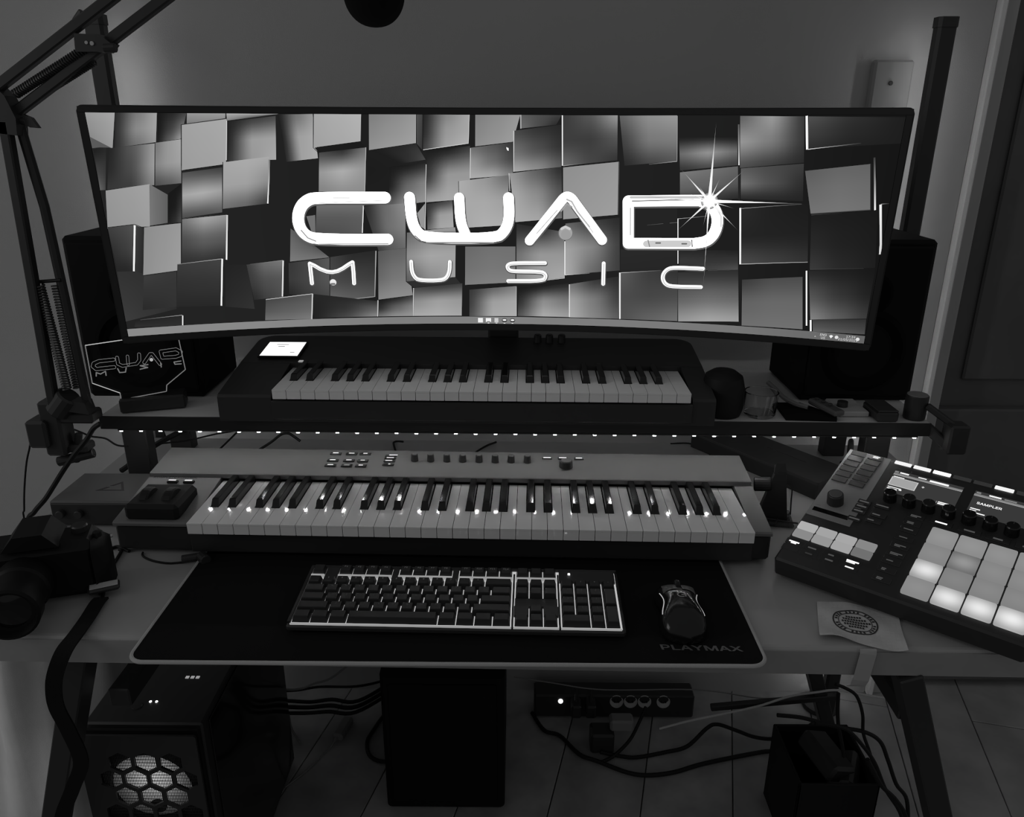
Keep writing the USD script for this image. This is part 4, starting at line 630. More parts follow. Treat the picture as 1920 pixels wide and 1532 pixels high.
# ================================================================ audio interface
ai = thing('audio_interface', 'flat dark audio interface with a triangular emblem at the left end of the desk', 'audio interface', (-.672, 1.20, DESK_Z))
obj('case', bx(-.765, -.598, 1.150, 1.262, DESK_Z + .003, DESK_Z + .046, .003), 'case_grey', ai, True)
obj('front_panel', bx(-.762, -.601, 1.1465, 1.1505, DESK_Z + .005, DESK_Z + .043, .0015), 'black_plastic', ai, True)
tri = Polygon([(-.708, 1.190), (-.660, 1.191), (-.678, 1.226)]); tri = tri.difference(Polygon([(-.699, 1.1935), (-.666, 1.1940), (-.6785, 1.219)]).union(sbox(-.70, 1.204, -.676, 1.209)))
obj('emblem', ext(tri, DESK_Z + .046, DESK_Z + .0464), 'print_grey', ai, True, label='grey triangular emblem')
obj('indicator_light', rod((-.644, 1.1468, .768), (-.644, 1.1455, .768), .0028), 'glow_mid', ai, True)
for x in (-.745, -.715): obj('knob', rod((x, 1.1466, .766), (x, 1.138, .766), .007), 'black_plastic', ai, True)
for x in (-.75, -.614):
    for y in (1.165, 1.245): obj('foot', lathe([(0, 0), (.006, 0), (.006, .0035), (0, .0035)], 12).apply_translation((x, y, DESK_Z + .0002)), 'rubber_black', ai, True)

# ================================================================ microphone arm and microphone
ar = thing('boom_arm', 'black sprung boom arm clamped to the left end of the shelf', 'boom arm', (-.748, 1.215, .83))
AY = 1.195
obj('clamp', cat([bx(-.775, -.742, AY - .01, AY + .03, .850, .945, .004), bx(-.745, -.690, AY - .006, AY + .03, SH_Z + .0008, .925, .003), bx(-.745, -.712, AY, AY + .03, .852, .866, .003)]), 'black_plastic', ar, True)
obj('clamp_block', mv(bx(-.795, -.762, AY - .02, AY + .02, .868, .915, .004)), 'black_plastic', ar, True)
obj('clamp_screw', rod((-.727, AY + .012, .883), (-.741, AY + .012, .832), .006), 'black_plastic', ar, True)
obj('t_handle', rod((-.768, AY + .006, .834), (-.711, AY + .018, .846), .0085, 12), 'black_plastic', ar, True)
obj('swivel', rod((-.748, AY, .925), (-.722, AY, .955), .020), 'black_plastic', ar, True)
L1 = [((-.747, AY - .006, .94), (-.733, AY - .006, 1.372))]; L2 = [((-.700, AY + .006, .925), (-.7065, AY + .006, 1.25)), ((-.7065, AY + .006, 1.25), (-.719, AY + .006, 1.368))]
obj('lower_bar', beam(*L1[0], .016, .014, .002), 'black_plastic', ar, True)
obj('lower_bar', tube([(-.699, AY + .006, .915), (-.703, AY + .006, 1.10), (-.707, AY + .006, 1.25), (-.720, AY + .006, 1.368)], .0072, 8, smooth=False), 'black_plastic', ar, True)
obj('cross_pin', rod((-.748, AY, 1.138), (-.700, AY, 1.142), .0028), 'dark_metal', ar, True)
def spring(p0, p1, r, turns, w=.0010):
    Mx, L = frame_to(p0, p1); t = np.linspace(0, 1, turns * 10); P = np.stack([r * np.cos(t * turns * 2 * PI), r * np.sin(t * turns * 2 * PI), t * L], 1); P = P @ Mx[:3, :3].T + Mx[:3, 3]; return tube(P, w, 4, smooth=False)
obj('spring', spring((-.732, AY - .004, 1.135), (-.722, AY - .004, .965), .0062, 40, .0016), 'black_plastic', ar, True); obj('spring', spring((-.712, AY + .004, 1.135), (-.709, AY + .004, .965), .0062, 40, .0016), 'black_plastic', ar, True)
obj('lower_plate', hull([(x, AY + dy, z) for dy in (-.012, .012) for x, z in ((-.752, .935), (-.69, .925), (-.694, .945), (-.712, .94), (-.73, .945), (-.752, .955))]), 'black_plastic', ar, True)
obj('elbow', hull([(x, AY + dy, z) for dy in (-.014, .014) for x, z in ((-.742, 1.355), (-.715, 1.352), (-.712, 1.375), (-.722, 1.405), (-.745, 1.43), (-.75, 1.40))]), 'black_plastic', ar, True)
kn = obj('thumb_screw', cat([rod((-.716, AY, 1.372), (-.706, AY, 1.371), .005), hull([(x, AY + dy, z) for dy in (-.004, .004) for x, z in ((-.708, 1.381), (-.696, 1.376), (-.688, 1.362), (-.70, 1.363), (-.709, 1.368))])]), 'black_plastic', ar, True)
dirn = np.array([.5397, 0, .306]); 
u0, u1 = np.array([-.738, AY - .005, 1.414]), np.array([-.165, AY - .005, 1.772]); w0 = np.array([-.729, AY + .005, 1.378]); w1 = w0 + (np.array([-.488, 0, 1.529]) - np.array([-.726, 0, 1.381])) * [1, 0, 1] * 2.35
obj('upper_bar', beam(u0, u1, .015, .014, .002), 'black_plastic', ar, True); obj('upper_bar', beam(w0, w1, .015, .014, .002), 'black_plastic', ar, True)
obj('spring', spring((-.715, AY, 1.407), (-.60, AY, 1.468), .0058, 34, .0015), 'black_plastic', ar, True); obj('spring', spring((-.703, AY + .01, 1.398), (-.60, AY + .01, 1.452), .0058, 34, .0015), 'black_plastic', ar, True)
obj('bracket', hull([(x, AY + dy, z) for dy in (-.012, .012) for x, z in ((-.612, 1.462), (-.57, 1.462), (-.56, 1.472), (-.575, 1.484), (-.61, 1.485))]), 'black_plastic', ar, True)
for x, z, r in ((-.594, 1.4735, .0024), (-.5865, 1.4725, .003)): obj('screw', rod((x, AY - .012, z), (x, AY - .0138, z), r, 10), 'white_plastic', ar, True)
obj('pin', rod((-.572, AY - .01, 1.4665), (-.5555, AY - .01, 1.4675), .0062, 12), 'unit_dark', ar, True)
obj('pin', rod((-.61, AY, 1.50), (-.598, AY, 1.513), .006, 12), 'black_plastic', ar, True)
tip = obj('tip_joint', cat([rod(w1, u1, .016), rod(u1, (-.175, AY, 1.70), .008), rod((-.175, AY, 1.705), (-.193, AY, 1.6615), .007)]), 'black_plastic', ar, True)
mic = thing('microphone', 'black foam-covered microphone hanging at the top edge of the photo', 'microphone', (-.196, AY, 1.495))
t = np.linspace(0, 1, 24); prof = [(0, 0)] + [(.0415 * math.sin(a) ** .9, .042 * (1 - math.cos(a))) for a in np.linspace(.1, PI / 2, 14)] + [(.0415, .085), (.038, .10), (.03, .108), (0, .11)]
obj('foam_windscreen', mv(lathe(prof, 40), (-.196, AY, 1.495), None), 'fabric_black', mic, True, smooth=40)
obj('body', mv(lathe([(0, .108), (.024, .108), (.024, .155), (.012, .165), (0, .165)], 28), (-.196, AY, 1.495)), 'black_plastic', mic, True)

# ================================================================ acrylic sign
dxy = np.array([.158, .05]) / math.hypot(.158, .05)
M = np.eye(4); M[:3, 0] = (dxy[0], dxy[1], 0); M[:3, 1] = (0, 0, 1); M[:3, 2] = (dxy[1], -dxy[0], 0); M[:3, 3] = (-.711, 1.235, .9065)
sg = thing('acrylic_sign', 'clear acrylic sign with engraved lettering and glowing edges on a black base', 'sign', (0, 0, 0), M)
O = [(6, 1027), (63, 1032), (148, 1033), (152, 973), (119, 948), (117, 937), (45, 929), (45, 941), (6, 962)]
op = Polygon([(x / 1000., y / 1000. - .9065) for x, y in O])
obj('plate', ext(op, -.0025, .0025), 'clear_acrylic', sg)
for a, b, lk in ((0, 1, 'edge_bright'), (1, 2, 'edge_light'), (2, 3, 'edge_light'), (3, 4, 'edge_light'), (4, 5, 'edge_light'), (5, 6, 'edge_light'), (6, 7, 'edge_light'), (7, 8, 'edge_bright'), (8, 0, 'edge_light')):
    p, q = (np.array([O[k][0] / 1000., O[k][1] / 1000. - .9065, .0018]) for k in (a, b)); obj('edge_glow', rod(p, q, .0009, 8), lk, sg)
def neon(pts, w, dot=False):
    p = [(x / 1000., y / 1000. - .9065) for x, y in pts]; g = (Point(p[0]) if dot else LineString(p)).buffer(w, quad_segs=5); return ext(g.difference(g.buffer(-.0008)), .0026, .0034)
SGN = {'C': ([(44, 1000), (22, 999), (14, 996), (12, 991), (16, 986), (43, 987)], .0032), 'W': ([(50, 1003), (50, 992), (56, 988), (78, 990), (83, 996), (84, 1006)], .0028), 'Wm': ([(66, 1004), (65, 990)], .0024), 'A': ([(90, 991), (101, 1005), (104, 1005), (114, 986)], .0028), 'D': ([(118, 1008), (142, 1010), (149, 1005), (147, 999), (140, 997), (119, 997), (118, 1008)], .0030)}
for k, (p, w) in SGN.items(): obj('engraved_letter', neon(p, w), 'edge_light', sg)
obj('engraved_dot', ext(Point(.1015, .0885).buffer(.0028), .0026, .0034), 'edge_bright', sg)
for p in ([(14, 974), (15, 980), (21, 977), (29, 981), (29, 974)], [(48, 984), (50, 977), (59, 977), (61, 984)], [(95, 987), (83, 986), (94, 982), (82, 980)], [(115, 988), (115, 981)], [(147, 989), (136, 988), (137, 984), (147, 984)]):
    obj('engraved_letter', ext(LineString([(x / 1000., y / 1000. - .9065) for x, y in p]).buffer(.0009, quad_segs=3), .0026, .0034), 'edge_light', sg)
obj('base', bx(.042, .146, .0005, .025, -.030, .012, .003), 'black_plastic', sg)
# ================================================================ camera and strap at the left front corner of the desk
cr = thing('photo_camera', 'black interchangeable-lens camera lying at the left front corner of the desk', 'camera', (-.665, .952, DESK_Z), rotm((0, 0, 1), 18))
def rounded(w, d, h, r): return bx(-w / 2, w / 2, -d / 2, d / 2, 0, h, r)
obj('body', rounded(.150, .066, .086, .012).apply_translation((.005, .005, .0006)), 'camera_black', cr, smooth=30)
obj('grip', hull([(x, y, z) for x, y, r in ((.062, .012, 0), (.072, -.03, 0), (.088, -.012, 0), (.090, .020, 0), (.066, .034, 0)) for z in (.002, .070)] + [(.072, -.018, .082), (.080, .016, .080)]), 'camera_black', cr, smooth=40)
obj('viewfinder_hump', hull([(x, y, z) for x, z in ((-.035, .085), (.035, .085), (-.018, .106), (.018, .106)) for y in (-.028, .034)]), 'camera_black', cr, smooth=30)
obj('mode_dial', lathe([(0, .086), (.011, .086), (.011, .094), (.0095, .096), (0, .096)], 24).apply_translation((.055, .012, 0)), 'unit_dark', cr)
obj('shutter_button', lathe([(0, .080), (.006, .080), (.0055, .0865), (0, .087)], 20).apply_translation((.078, .000, 0)), 'dark_metal', cr)
obj('lens', mv(lathe([(0, 0), (.034, 0), (.036, .01), (.036, .03), (.033, .034), (.033, .06), (.0365, .066), (.0365, .088), (.033, .090), (.029, .08), (0, .078)], 36), (-.012, -.028, .043), rotm((1, 0, 0), 90)), 'camera_black', cr, smooth=35)
obj('lens_glass', mv(lathe([(0, .0835), (.016, .082), (.0285, .0785), (0, .0785)], 30), (-.012, -.028, .043), rotm((1, 0, 0), 90)), 'dark_glass', cr, smooth=30)
obj('strap_lug', cat([rod((.080, .02, .066), (.092, .024, .066), .003)]), 'chrome', cr)
obj('battery_door', bx(.055, .096, -.052, -.030, .010, .018, .003).apply_transform(rotm((0, 0, 1), 8)), 'unit_dark', cr)
obj('trim_strip', bx(.058, .094, -.050, -.036, .0182, .0192, .0004).apply_transform(rotm((0, 0, 1), 8)), 'white_plastic', cr)
st = [[-.577, .934, .7452], [-.575, .918, .7475], [-.57, .884, .7475], [-.567, .850, .7470], [-.572, .826, .738], [-.585, .820, .709], [-.594, .822, .68], [-.598, .826, .648], [-.594, .832, .606], [-.590, .836, .55], [-.612, .838, .50], [-.64, .84, .44], [-.655, .845, .36], [-.66, .85, .26]]
one('camera_strap', sweep(st, strip_prof(.003, .0195), up=np.array([1., .15, 0])), 'strap_web', 'wide black woven strap hanging over the left front edge of the desk', 'strap')

# ================================================================ cables above the desk
def cable(pts, r, label, look='rubber_black', n=7, group='loose cables around the desk'): return one('cable', tube(pts, r, n), look, label, 'cable', group=group)
cable([[-.790, 1.21, .9], [-.804, 1.21, .889], [-.817, 1.21, .855], [-.828, 1.21, .827], [-.841, 1.21, .781], [-.85, 1.21, .74], [-.854, 1.21, .708], [-.85, 1.21, .5]], .0015, 'thin black cable hanging straight down left of the arm clamp')
cable([[-.672, 1.178, .912], [-.685, 1.178, .903], [-.697, 1.175, .886], [-.72, 1.17, .86], [-.743, 1.17, .832], [-.765, 1.17, .803], [-.780, 1.165, .782], [-.800, 1.16, .76], [-.814, 1.16, .735], [-.83, 1.16, .6]], .0042, 'thick black microphone cable slanting down past the clamp handle')
cable([[-.79, 1.3, .853], [-.775, 1.3, .846], [-.762, 1.3, .840], [-.737, 1.3, .836], [-.709, 1.282, .831], [-.688, 1.281, .829]], .0017, 'thin black cable running from the arm clamp to the left shelf leg')
cable([[-.752, 1.36, .7455], [-.738, 1.36, .755], [-.713, 1.36, .775], [-.675, 1.36, .801], [-.632, 1.36, .824], [-.613, 1.36, .832], [-.56, 1.37, .852], [-.5, 1.39, .872]], .0052, 'thick dark cable rising beside the left shelf leg to the shelf underside')
cable([[-.66, 1.34, .81], [-.607, 1.34, .817], [-.553, 1.34, .83], [-.514, 1.34, .838], [-.47, 1.34, .860], [-.44, 1.34, .878]], .0016, 'thin cable sagging under the left part of the shelf')
cable([[-.50, 1.38, .865], [-.525, 1.38, .823], [-.534, 1.38, .813], [-.555, 1.38, .793], [-.576, 1.385, .773], [-.60, 1.39, .7425]], .0018, 'thin dark cable dropping behind the left end of the grey keyboard')
cable([[-.41, 1.38, .80], [-.422, 1.38, .81], [-.432, 1.38, .816], [-.446, 1.38, .813], [-.467, 1.38, .797], [-.503, 1.38, .773], [-.54, 1.38, .7435]], .0026, 'short curled black cable behind the left third of the grey keyboard')
def on(z, r, P): return [[x, y, z + r] for x, y, *_ in P]
cable(on(DESK_Z, .0021, [[-.235, 1.521], [-.246, 1.523], [-.253, 1.520], [-.253, 1.505], [-.233, 1.436], [-.20, 1.36]]), .002, 'dark cable with a hooked end on the desk under the middle of the shelf')
cable(on(DESK_Z, .0021, [[-.04, 1.522], [-.047, 1.515], [-.057, 1.505], [-.072, 1.482], [-.096, 1.438], [-.14, 1.37]]), .002, 'dark cable slanting across the desk behind the panel knobs')
cable(on(DESK_Z, .0015, [[.326, 1.520], [.365, 1.522], [.387, 1.491], [.395, 1.431], [.36, 1.33]]), .0014, 'faint thin cable on the desk behind the right end of the grey keyboard')
cable(on(DESK_Z, .0026, [[-.600, 1.066], [-.624, 1.080], [-.634, 1.071], [-.643, 1.054], [-.652, 1.035], [-.66, 1.01]]), .0025, 'short black cable between the camera and the grey keyboard')
cable(on(DESK_Z, .0026, [[-.618, 1.071], [-.612, 1.064], [-.604, 1.018], [-.592, .974], [-.581, .946], [-.577, .934]]), .0025, 'black cable curving over the desk from the grey keyboard to the strap')
cable(on(DESK_Z, .0017, [[-.578, 1.064], [-.575, 1.056], [-.565, 1.047], [-.547, 1.038], [-.524, 1.033], [-.504, 1.036]]), .0016, 'small looped cable at the front left foot of the grey keyboard')
one('cable_plug', cat([rod((-.506, 1.037, .7465), (-.480, 1.046, .7465), .006, 12), rod((-.480, 1.046, .7465), (-.466, 1.030, .748), .0085, 12)]), 'black_plastic', 'black cable plug by the top left corner of the mouse pad', 'plug')
cable([[.572, 1.231, .842], [.580, 1.25, .848], [.594, 1.285, .846], [.612, 1.325, .82], [.63, 1.36, .77], [.64, 1.39, .745], [.645, 1.42, .7445]], .0042, 'black cable bent behind the back left corner of the pad controller')
for pts, lab in (([(-.738, .7935), (-.725, .7935), (-.725, .774), (-.738, .766)], 'small white power plug just right of the left shelf leg'), ([(-.700, .792), (-.672, .790), (-.686, .782), (-.698, .781)], 'small white tag beside the plug under the left end of the shelf')):
    m = trimesh.creation.extrude_polygon(Polygon(pts), .012, engine='earcut'); m.apply_transform(np.array([[1, 0, 0, 0], [0, 0, -1, 1.46], [0, 1, 0, 0], [0, 0, 0, 1.]])); one('power_plug' if 'plug just' in lab else 'tag', m, 'white_plastic', lab, 'plug' if 'plug just' in lab else 'tag')

# ================================================================ things on the desk, right
A = np.array([.494, 1.323]); B = np.array([.537, 1.262]); C = np.array([.594, 1.345]); dl = (B - A) / np.linalg.norm(B - A)
fr = B; far = B - dl * .30; wn = np.array([-dl[1], dl[0]]); wn = wn if wn @ (C - B) > 0 else -wn
q = Polygon([fr, far, far + wn * .098, fr + wn * .098]).buffer(-.003).buffer(.003, quad_segs=3)
db = thing('dark_box', 'long dark flat box with faint silver lettering lying behind the pad controller', 'box', (*q.centroid.coords[0], DESK_Z))
obj('case', ext(q, DESK_Z + .0006, DESK_Z + .033), 'unit_dark', db, True); obj('lid', ext(q.buffer(.0012), DESK_Z + .029, DESK_Z + .0345), 'unit_edge', db, True)
for k, (s, w) in enumerate(((.075, .012), (.095, .020), (.121, .026), (.150, .012))):
    c = fr - dl * s + wn * .060; obj('lettering', ext(LineString([c - dl * w / 2, c + dl * w / 2]).buffer(.0016, quad_segs=2), DESK_Z + .0345, DESK_Z + .0348), 'print_grey', db, True)
one('paper_slip', mv(bx(-.016, .016, -.006, .006, .0004, .0016, .0003), (.403, 1.48, DESK_Z), rotm((0, 0, 1), -38)), 'card_white', 'tiny pale paper slip on the desk under the right part of the shelf', 'paper')
ps_ = thing('phone_stand', 'small black angular stand on a clear foot right of the grey keyboard', 'stand', (.44, 1.185, DESK_Z), rotm((0, 0, 1), -10))
obj('foot', bx(-.030, .028, -.026, .030, .0006, .0075, .002), 'clear_acrylic', ps_)
obj('foot_rail', rod((-.030, -.012, .0095), (.034, -.022, .0095), .0016), 'black_plastic', ps_); obj('foot_rail', rod((.014, .026, .0095), (-.004, -.034, .0095), .0016), 'black_plastic', ps_)
obj('wedge', hull([(x, y, z) for x, y, z in ((-.030, -.010, .0078), (.018, -.014, .0078), (.018, .014, .0078), (-.028, .016, .0078), (-.018, -.006, .040), (.014, -.008, .040), (.014, .012, .040), (-.016, .012, .040), (-.008, -.003, .092), (.008, -.004, .092), (.010, .008, .090), (-.008, .009, .090))]), 'black_plastic', ps_)
obj('head', hull([(-.011, -.004, .088), (.010, -.004, .086), (-.010, .010, .098), (.008, .010, .100), (-.008, .0, .104), (.006, .0, .106)]), 'black_plastic', ps_)
obj('knob', rod((-.012, .002, .066), (-.040, .004, .063), .012, 18), 'black_plastic', ps_)
obj('wire_loop', tube([(.014, .0, .070), (.022, .004, .060), (.024, .006, .035), (.026, .008, .010)], .0012, 6), 'black_plastic', ps_)
# napkin with printed emblem
npk = thing('paper_napkin', 'pale paper napkin with a dark round emblem on the desk edge below the pad controller', 'napkin', (.46, .89, DESK_Z))
cn = [np.array(p) for p in ((.397, .857), (.500, .832), (.529, .930), (.424, .941))]
def nap(s, r):
    p = (1 - s) * (1 - r) * cn[0] + s * (1 - r) * cn[1] + s * r * cn[2] + (1 - s) * r * cn[3]
    lift = .007 * max(0, 1 - r / .42) ** 2 * (.5 + .5 * math.sin(s * 5 + 1.2)) + .0016 * math.sin(s * 7 + r * 5) ** 2
    return np.array([p[0], p[1] + .004 * math.sin(s * 6), DESK_Z + .0012 + lift])
G = [nap(s, r) for r in np.linspace(0, 1, 15) for s in np.linspace(0, 1, 19)]; F = []
for j in range(14):
    for i in range(18): a = j * 19 + i; F += [(a, a + 1, a + 20), (a, a + 20, a + 19)]
G = np.array(G); n = len(G); F = np.array(F); G2 = np.vstack([G, G - [0, 0, .0005]]); bd = [(i, i + 1) for i in range(18)] + [((j) * 19 + 18, (j + 1) * 19 + 18) for j in range(14)] + [(14 * 19 + i + 1, 14 * 19 + i) for i in range(18)][::-1] + [((j + 1) * 19, j * 19) for j in range(14)]
FF = np.vstack([F, F[:, ::-1] + n, np.array([(b, a, a + n) for a, b in bd]), np.array([(b, a + n, b + n) for a, b in bd])])
obj('sheet', trimesh.Trimesh(G2, FF, process=False), 'napkin', npk, True)
from scipy.interpolate import LinearNDInterpolator as LNI
hz = LNI(G[:, :2], G[:, 2])
def drape(poly, th=.0003):
    m = ext(poly, 0, th).subdivide_to_size(.004); z = hz(m.vertices[:, :2]); m.vertices[:, 2] += np.nan_to_num(z, nan=DESK_Z + .002) + .0004; return m
ec = np.array([.458, .893]); th = math.radians(-12)
obj('emblem_ring', drape(Point(ec).buffer(.0285, quad_segs=10).difference(Point(ec).buffer(.0268, quad_segs=10))), 'ink', npk, True, label='dark printed emblem ring')
obj('emblem_ring', drape(Point(ec).buffer(.0215, quad_segs=10).difference(Point(ec).buffer(.0207, quad_segs=10))), 'ink', npk, True)
marks = []
for k in range(30):
    a = k * 2 * PI / 30
    if k % 5 == 4: continue
    marks.append(affinity.translate(affinity.rotate(sbox(-.0012, -.0016, .0012, .0016), math.degrees(a) + 90, origin=(0, 0)), *(ec + .0240 * np.array([math.cos(a), math.sin(a)]))))
for yy, ww in ((.012, .010), (.006, .015), (0, .017), (-.006, .015), (-.012, .010)):
    x = -ww
    while x < ww:
        marks.append(affinity.translate(affinity.rotate(sbox(x, yy - .0017, x + .0022, yy + .0017), -12, origin=(0, 0)), *ec)); x += .0034
obj('emblem_marks', drape(unary_union(marks)), 'ink', npk, True, label='worn print inside the emblem ring', kind='stuff')
tape_m = sweep([(.452, .8375, .7415), (.452, .8355, .7405), (.4515, .8335, .736), (.449, .8322, .715), (.4475, .8320, .697), (.4465, .835, .6865), (.445, .842, .680)], strip_prof(.0006, .021), smooth=False, up=np.array([1., 0, 0]))
one('tape_strip', tape_m, 'tape', 'pale strip of tape over the front edge of the desk at the right', 'tape')

# ================================================================ things on the shelf, right and left
gl = thing('glass_tumbler', 'short clear glass tumbler on the right part of the shelf', 'glass', (.415, 1.252, SH_Z))
obj('glass', lathe([(0, .0008), (.024, .0008), (.0265, .004), (.0285, .042), (.0275, .043), (.0262, .042), (.0245, .007), (0, .0065)], 36).apply_translation((.415, 1.252, SH_Z)), 'tumbler_glass', gl, True, smooth=40)
one('black_pouch', hull([(.352 + .036 * math.cos(a) * s, 1.262 + .04 * math.sin(a) * s, SH_Z + .001 + z) for a in np.linspace(0, 2 * PI, 20) for s, z in ((.9, 0), (1, .012), (1, .046), (.86, .066), (.55, .074))]), 'rubber_black', 'rounded black pouch between the upper keyboard and the tumbler', 'pouch', smooth=40)
one('black_cloth', mv(hull([(x, y, z) for x, y in ((.452, 1.225), (.535, 1.220), (.54, 1.238), (.50, 1.30), (.456, 1.30)) for z in (SH_Z + .0005, SH_Z + .006)])), 'fabric_black', 'folded black cloth on the shelf right of the tumbler', 'cloth')
rm = thing('remote_control', 'small dark remote control leaning on the black cloth', 'remote control', (.525, 1.24, SH_Z))
obj('case', beam((.515, 1.285, SH_Z + .016), (.540, 1.222, SH_Z + .013), .022, .010, .003), 'case_grey', rm, True)
for k in range(3): obj('button', rod((.519 + k * .006, 1.275 - k * .015, SH_Z + .021), (.519 + k * .006, 1.275 - k * .015, SH_Z + .0235), .0035, 10), 'unit_edge', rm, True)
cable([[.455, 1.345, SH_Z + .028], [.463, 1.325, SH_Z + .022], [.470, 1.298, SH_Z + .0155], [.482, 1.275, SH_Z + .0125], [.500, 1.262, SH_Z + .0105]], .0042, 'thick pale cable end bending down onto the black cloth on the shelf', 'grey_plastic')
wc = thing('white_card_box', 'small white box with a dark round knob on the shelf below the right speaker', 'box', (.573, 1.275, SH_Z))
obj('box', bx(.548, .598, 1.242, 1.312, SH_Z + .0005, SH_Z + .010, .002), 'card_white', wc, True); obj('knob', lathe([(0, .010), (.009, .010), (.0085, .019), (0, .020)], 22).apply_translation((.562, 1.270, SH_Z)), 'black_plastic', wc, True)
dk = thing('small_dark_box', 'small dark grey box on the right end of the shelf', 'box', (.618, 1.24, SH_Z))
obj('box', bx(.600, .636, 1.217, 1.278, SH_Z + .0005, SH_Z + .018, .003), 'unit_dark', dk, True); obj('lid', bx(.601, .635, 1.218, 1.277, SH_Z + .0182, SH_Z + .0205, .001), 'unit_edge', dk, True)
one('metal_nut', hull([(.648 + .004 * math.cos(a), 1.253 + .004 * math.sin(a), SH_Z + z) for a in np.arange(6) * PI / 3 for z in (.0005, .0065)]), 'chrome', 'tiny shiny metal nut near the right end of the shelf', 'nut')
pc_ = thing('cylinder_pot', 'short dark cylinder at the right end of the shelf', 'pot', (.676, 1.235, SH_Z))
obj('body', lathe([(0, .0006), (.0165, .0006), (.0175, .003), (.0180, .040), (.0172, .042), (0, .042)], 30).apply_translation((.672, 1.240, SH_Z)), 'black_plastic', pc_, True, smooth=35); obj('top', lathe([(0, .0421), (.0165, .0421), (.0160, .0432), (0, .0432)], 30).apply_translation((.672, 1.240, SH_Z)), 'grey_plastic', pc_, True)
bk = thing('angled_bracket', 'black angled bracket with a block end sticking out from the right end of the shelf', 'bracket', (.69, 1.22, .87))
obj('arm', beam((.682, 1.225, .934), (.728, 1.20, .902), .012, .010, .002), 'black_plastic', bk, True); obj('arm', beam((.688, 1.225, .896), (.722, 1.20, .868), .014, .016, .002), 'black_plastic', bk, True)
obj('block', bx(.708, .740, 1.185, 1.215, .862, .912, .003), 'black_plastic', bk, True)

# ================================================================ under the desk
tw = thing('computer_tower', 'black computer tower with a glowing honeycomb fan grille under the left of the desk', 'computer', (-.59, 1.18, 0))
TX0, TX1, TY0, TY1, TH = -.688, -.498, .972, 1.40, .468
obj('case', bx(TX0, TX1, TY0 + .028, TY1, .012, TH, .003), 'black_plastic', tw, True)
obj('side_panel', bx(TX1, TX1 + .003, TY0 + .05, TY1 - .01, .03, TH - .012, .001), 'dark_glass', tw, True)
def front(poly, y0, y1):
    m = ext(poly, 0, y1 - y0); m.apply_transform(np.array([[1, 0, 0, 0], [0, 0, -1, y1], [0, 1, 0, 0], [0, 0, 0, 1.]])); return m
pnl = sbox(TX0, .012, TX1, TH).buffer(-.004).buffer(.004, quad_segs=3)
hexes = []
for r in range(-5, 6):
    for c in range(-3, 4):
        x, z = -.588 + (c + .5 * (r % 2)) * .0405 + .004, .415 + r * .0352
        if TX0 + .024 < x < TX1 - .024 and .06 < z < TH - .03: hexes.append(Polygon([(x + .0198 * math.sin(k * PI / 3), z + .0198 * math.cos(k * PI / 3)) for k in range(6)]))
obj('front_grille', front(pnl.difference(unary_union(hexes)), TY0, TY0 + .004), 'black_plastic', tw, True, label='black honeycomb front grille')
sl = [bx(-.66 + k * .0026, -.66 + k * .0026 + .0009, TY0 + .0062, TY0 + .0068, .20, .452, .0001) for k in range(60)]
ro = []
for j, z in enumerate(np.arange(.21, .45, .0062)): ro.append(bx(-.66, -.504, TY0 + .0062, TY0 + .0068, z, z + .0008, .0001))
obj('dust_filter', cat(sl + ro), 'black_plastic', tw, True, kind='stuff')
fr_ = sbox(TX0 + .002, .014, TX1 - .002, TH - .002).difference(Point(-.590, .350).buffer(.0665, quad_segs=12)); obj('fan_frame', front(fr_, TY0 + .014, TY0 + .020), 'black_matte', tw, True)
dsk = front(Point(-.590, .350).buffer(.0655, quad_segs=12), TY0 + .0215, TY0 + .0235).subdivide_to_size(.008)
rr = np.hypot(dsk.vertices[:, 0] + .590, dsk.vertices[:, 2] - .362); obj('fan_light', dsk, 'screen_picture', tw, True, tone=.02 + .70 * np.exp(-(rr / .042) ** 2))
hb = obj('fan_hub', rod((-.588, TY0 + .0195, .305), (-.588, TY0 + .0212, .305), .014, 22), 'black_plastic', tw, True)
obj('power_button', lathe([(0, 0), (.009, 0), (.0085, .0016), (0, .0018)], 22).apply_translation((-.62, 1.04, TH)), 'unit_dark', tw, True)
for x in (-.602, -.592): obj('indicator_light', lathe([(0, 0), (.0022, 0), (.002, .001), (0, .0014)], 12).apply_translation((x, 1.050, TH)), 'glow_spark', tw, True)
for k in range(3): obj('port', bx(-.568 + k * .009, -.562 + k * .009, 1.108, 1.114, TH - .0005, TH + .0012, .0003), 'glow_mid', tw, True)
for x in (TX0 + .02, TX1 - .02):
    for y in (TY0 + .06, TY1 - .04): obj('foot', lathe([(0, .0), (.013, .0), (.012, .0125), (0, .0125)], 14).apply_translation((x, y, .0002)), 'rubber_black', tw, True)
sw = thing('subwoofer', 'black boxy subwoofer standing on the floor under the middle of the desk', 'subwoofer', (-.14, 1.42, 0))
sp_ = sbox(-.268, 1.272, -.018, 1.57).buffer(-.012).buffer(.012, quad_segs=5)
obj('cabinet', ext(sp_, .008, .34), 'sub_black', sw, True); obj('grille_cloth', bx(-.252, -.034, 1.2665, 1.2722, .03, .325, .006), 'fabric_black', sw, True)
for x in (-.24, -.046):
    for y in (1.30, 1.54): obj('foot', lathe([(0, 0), (.014, 0), (.012, .0085), (0, .0085)], 14).apply_translation((x, y, .0002)), 'rubber_black', sw, True)
ex = thing('power_strip', 'long black power strip with round grey sockets and a small lit switch on the floor', 'power strip', (.24, 1.57, 0))
obj('body', mv(bx(.050, .440, 1.550, 1.602, .0005, .066, .004)), 'black_plastic', ex, True)
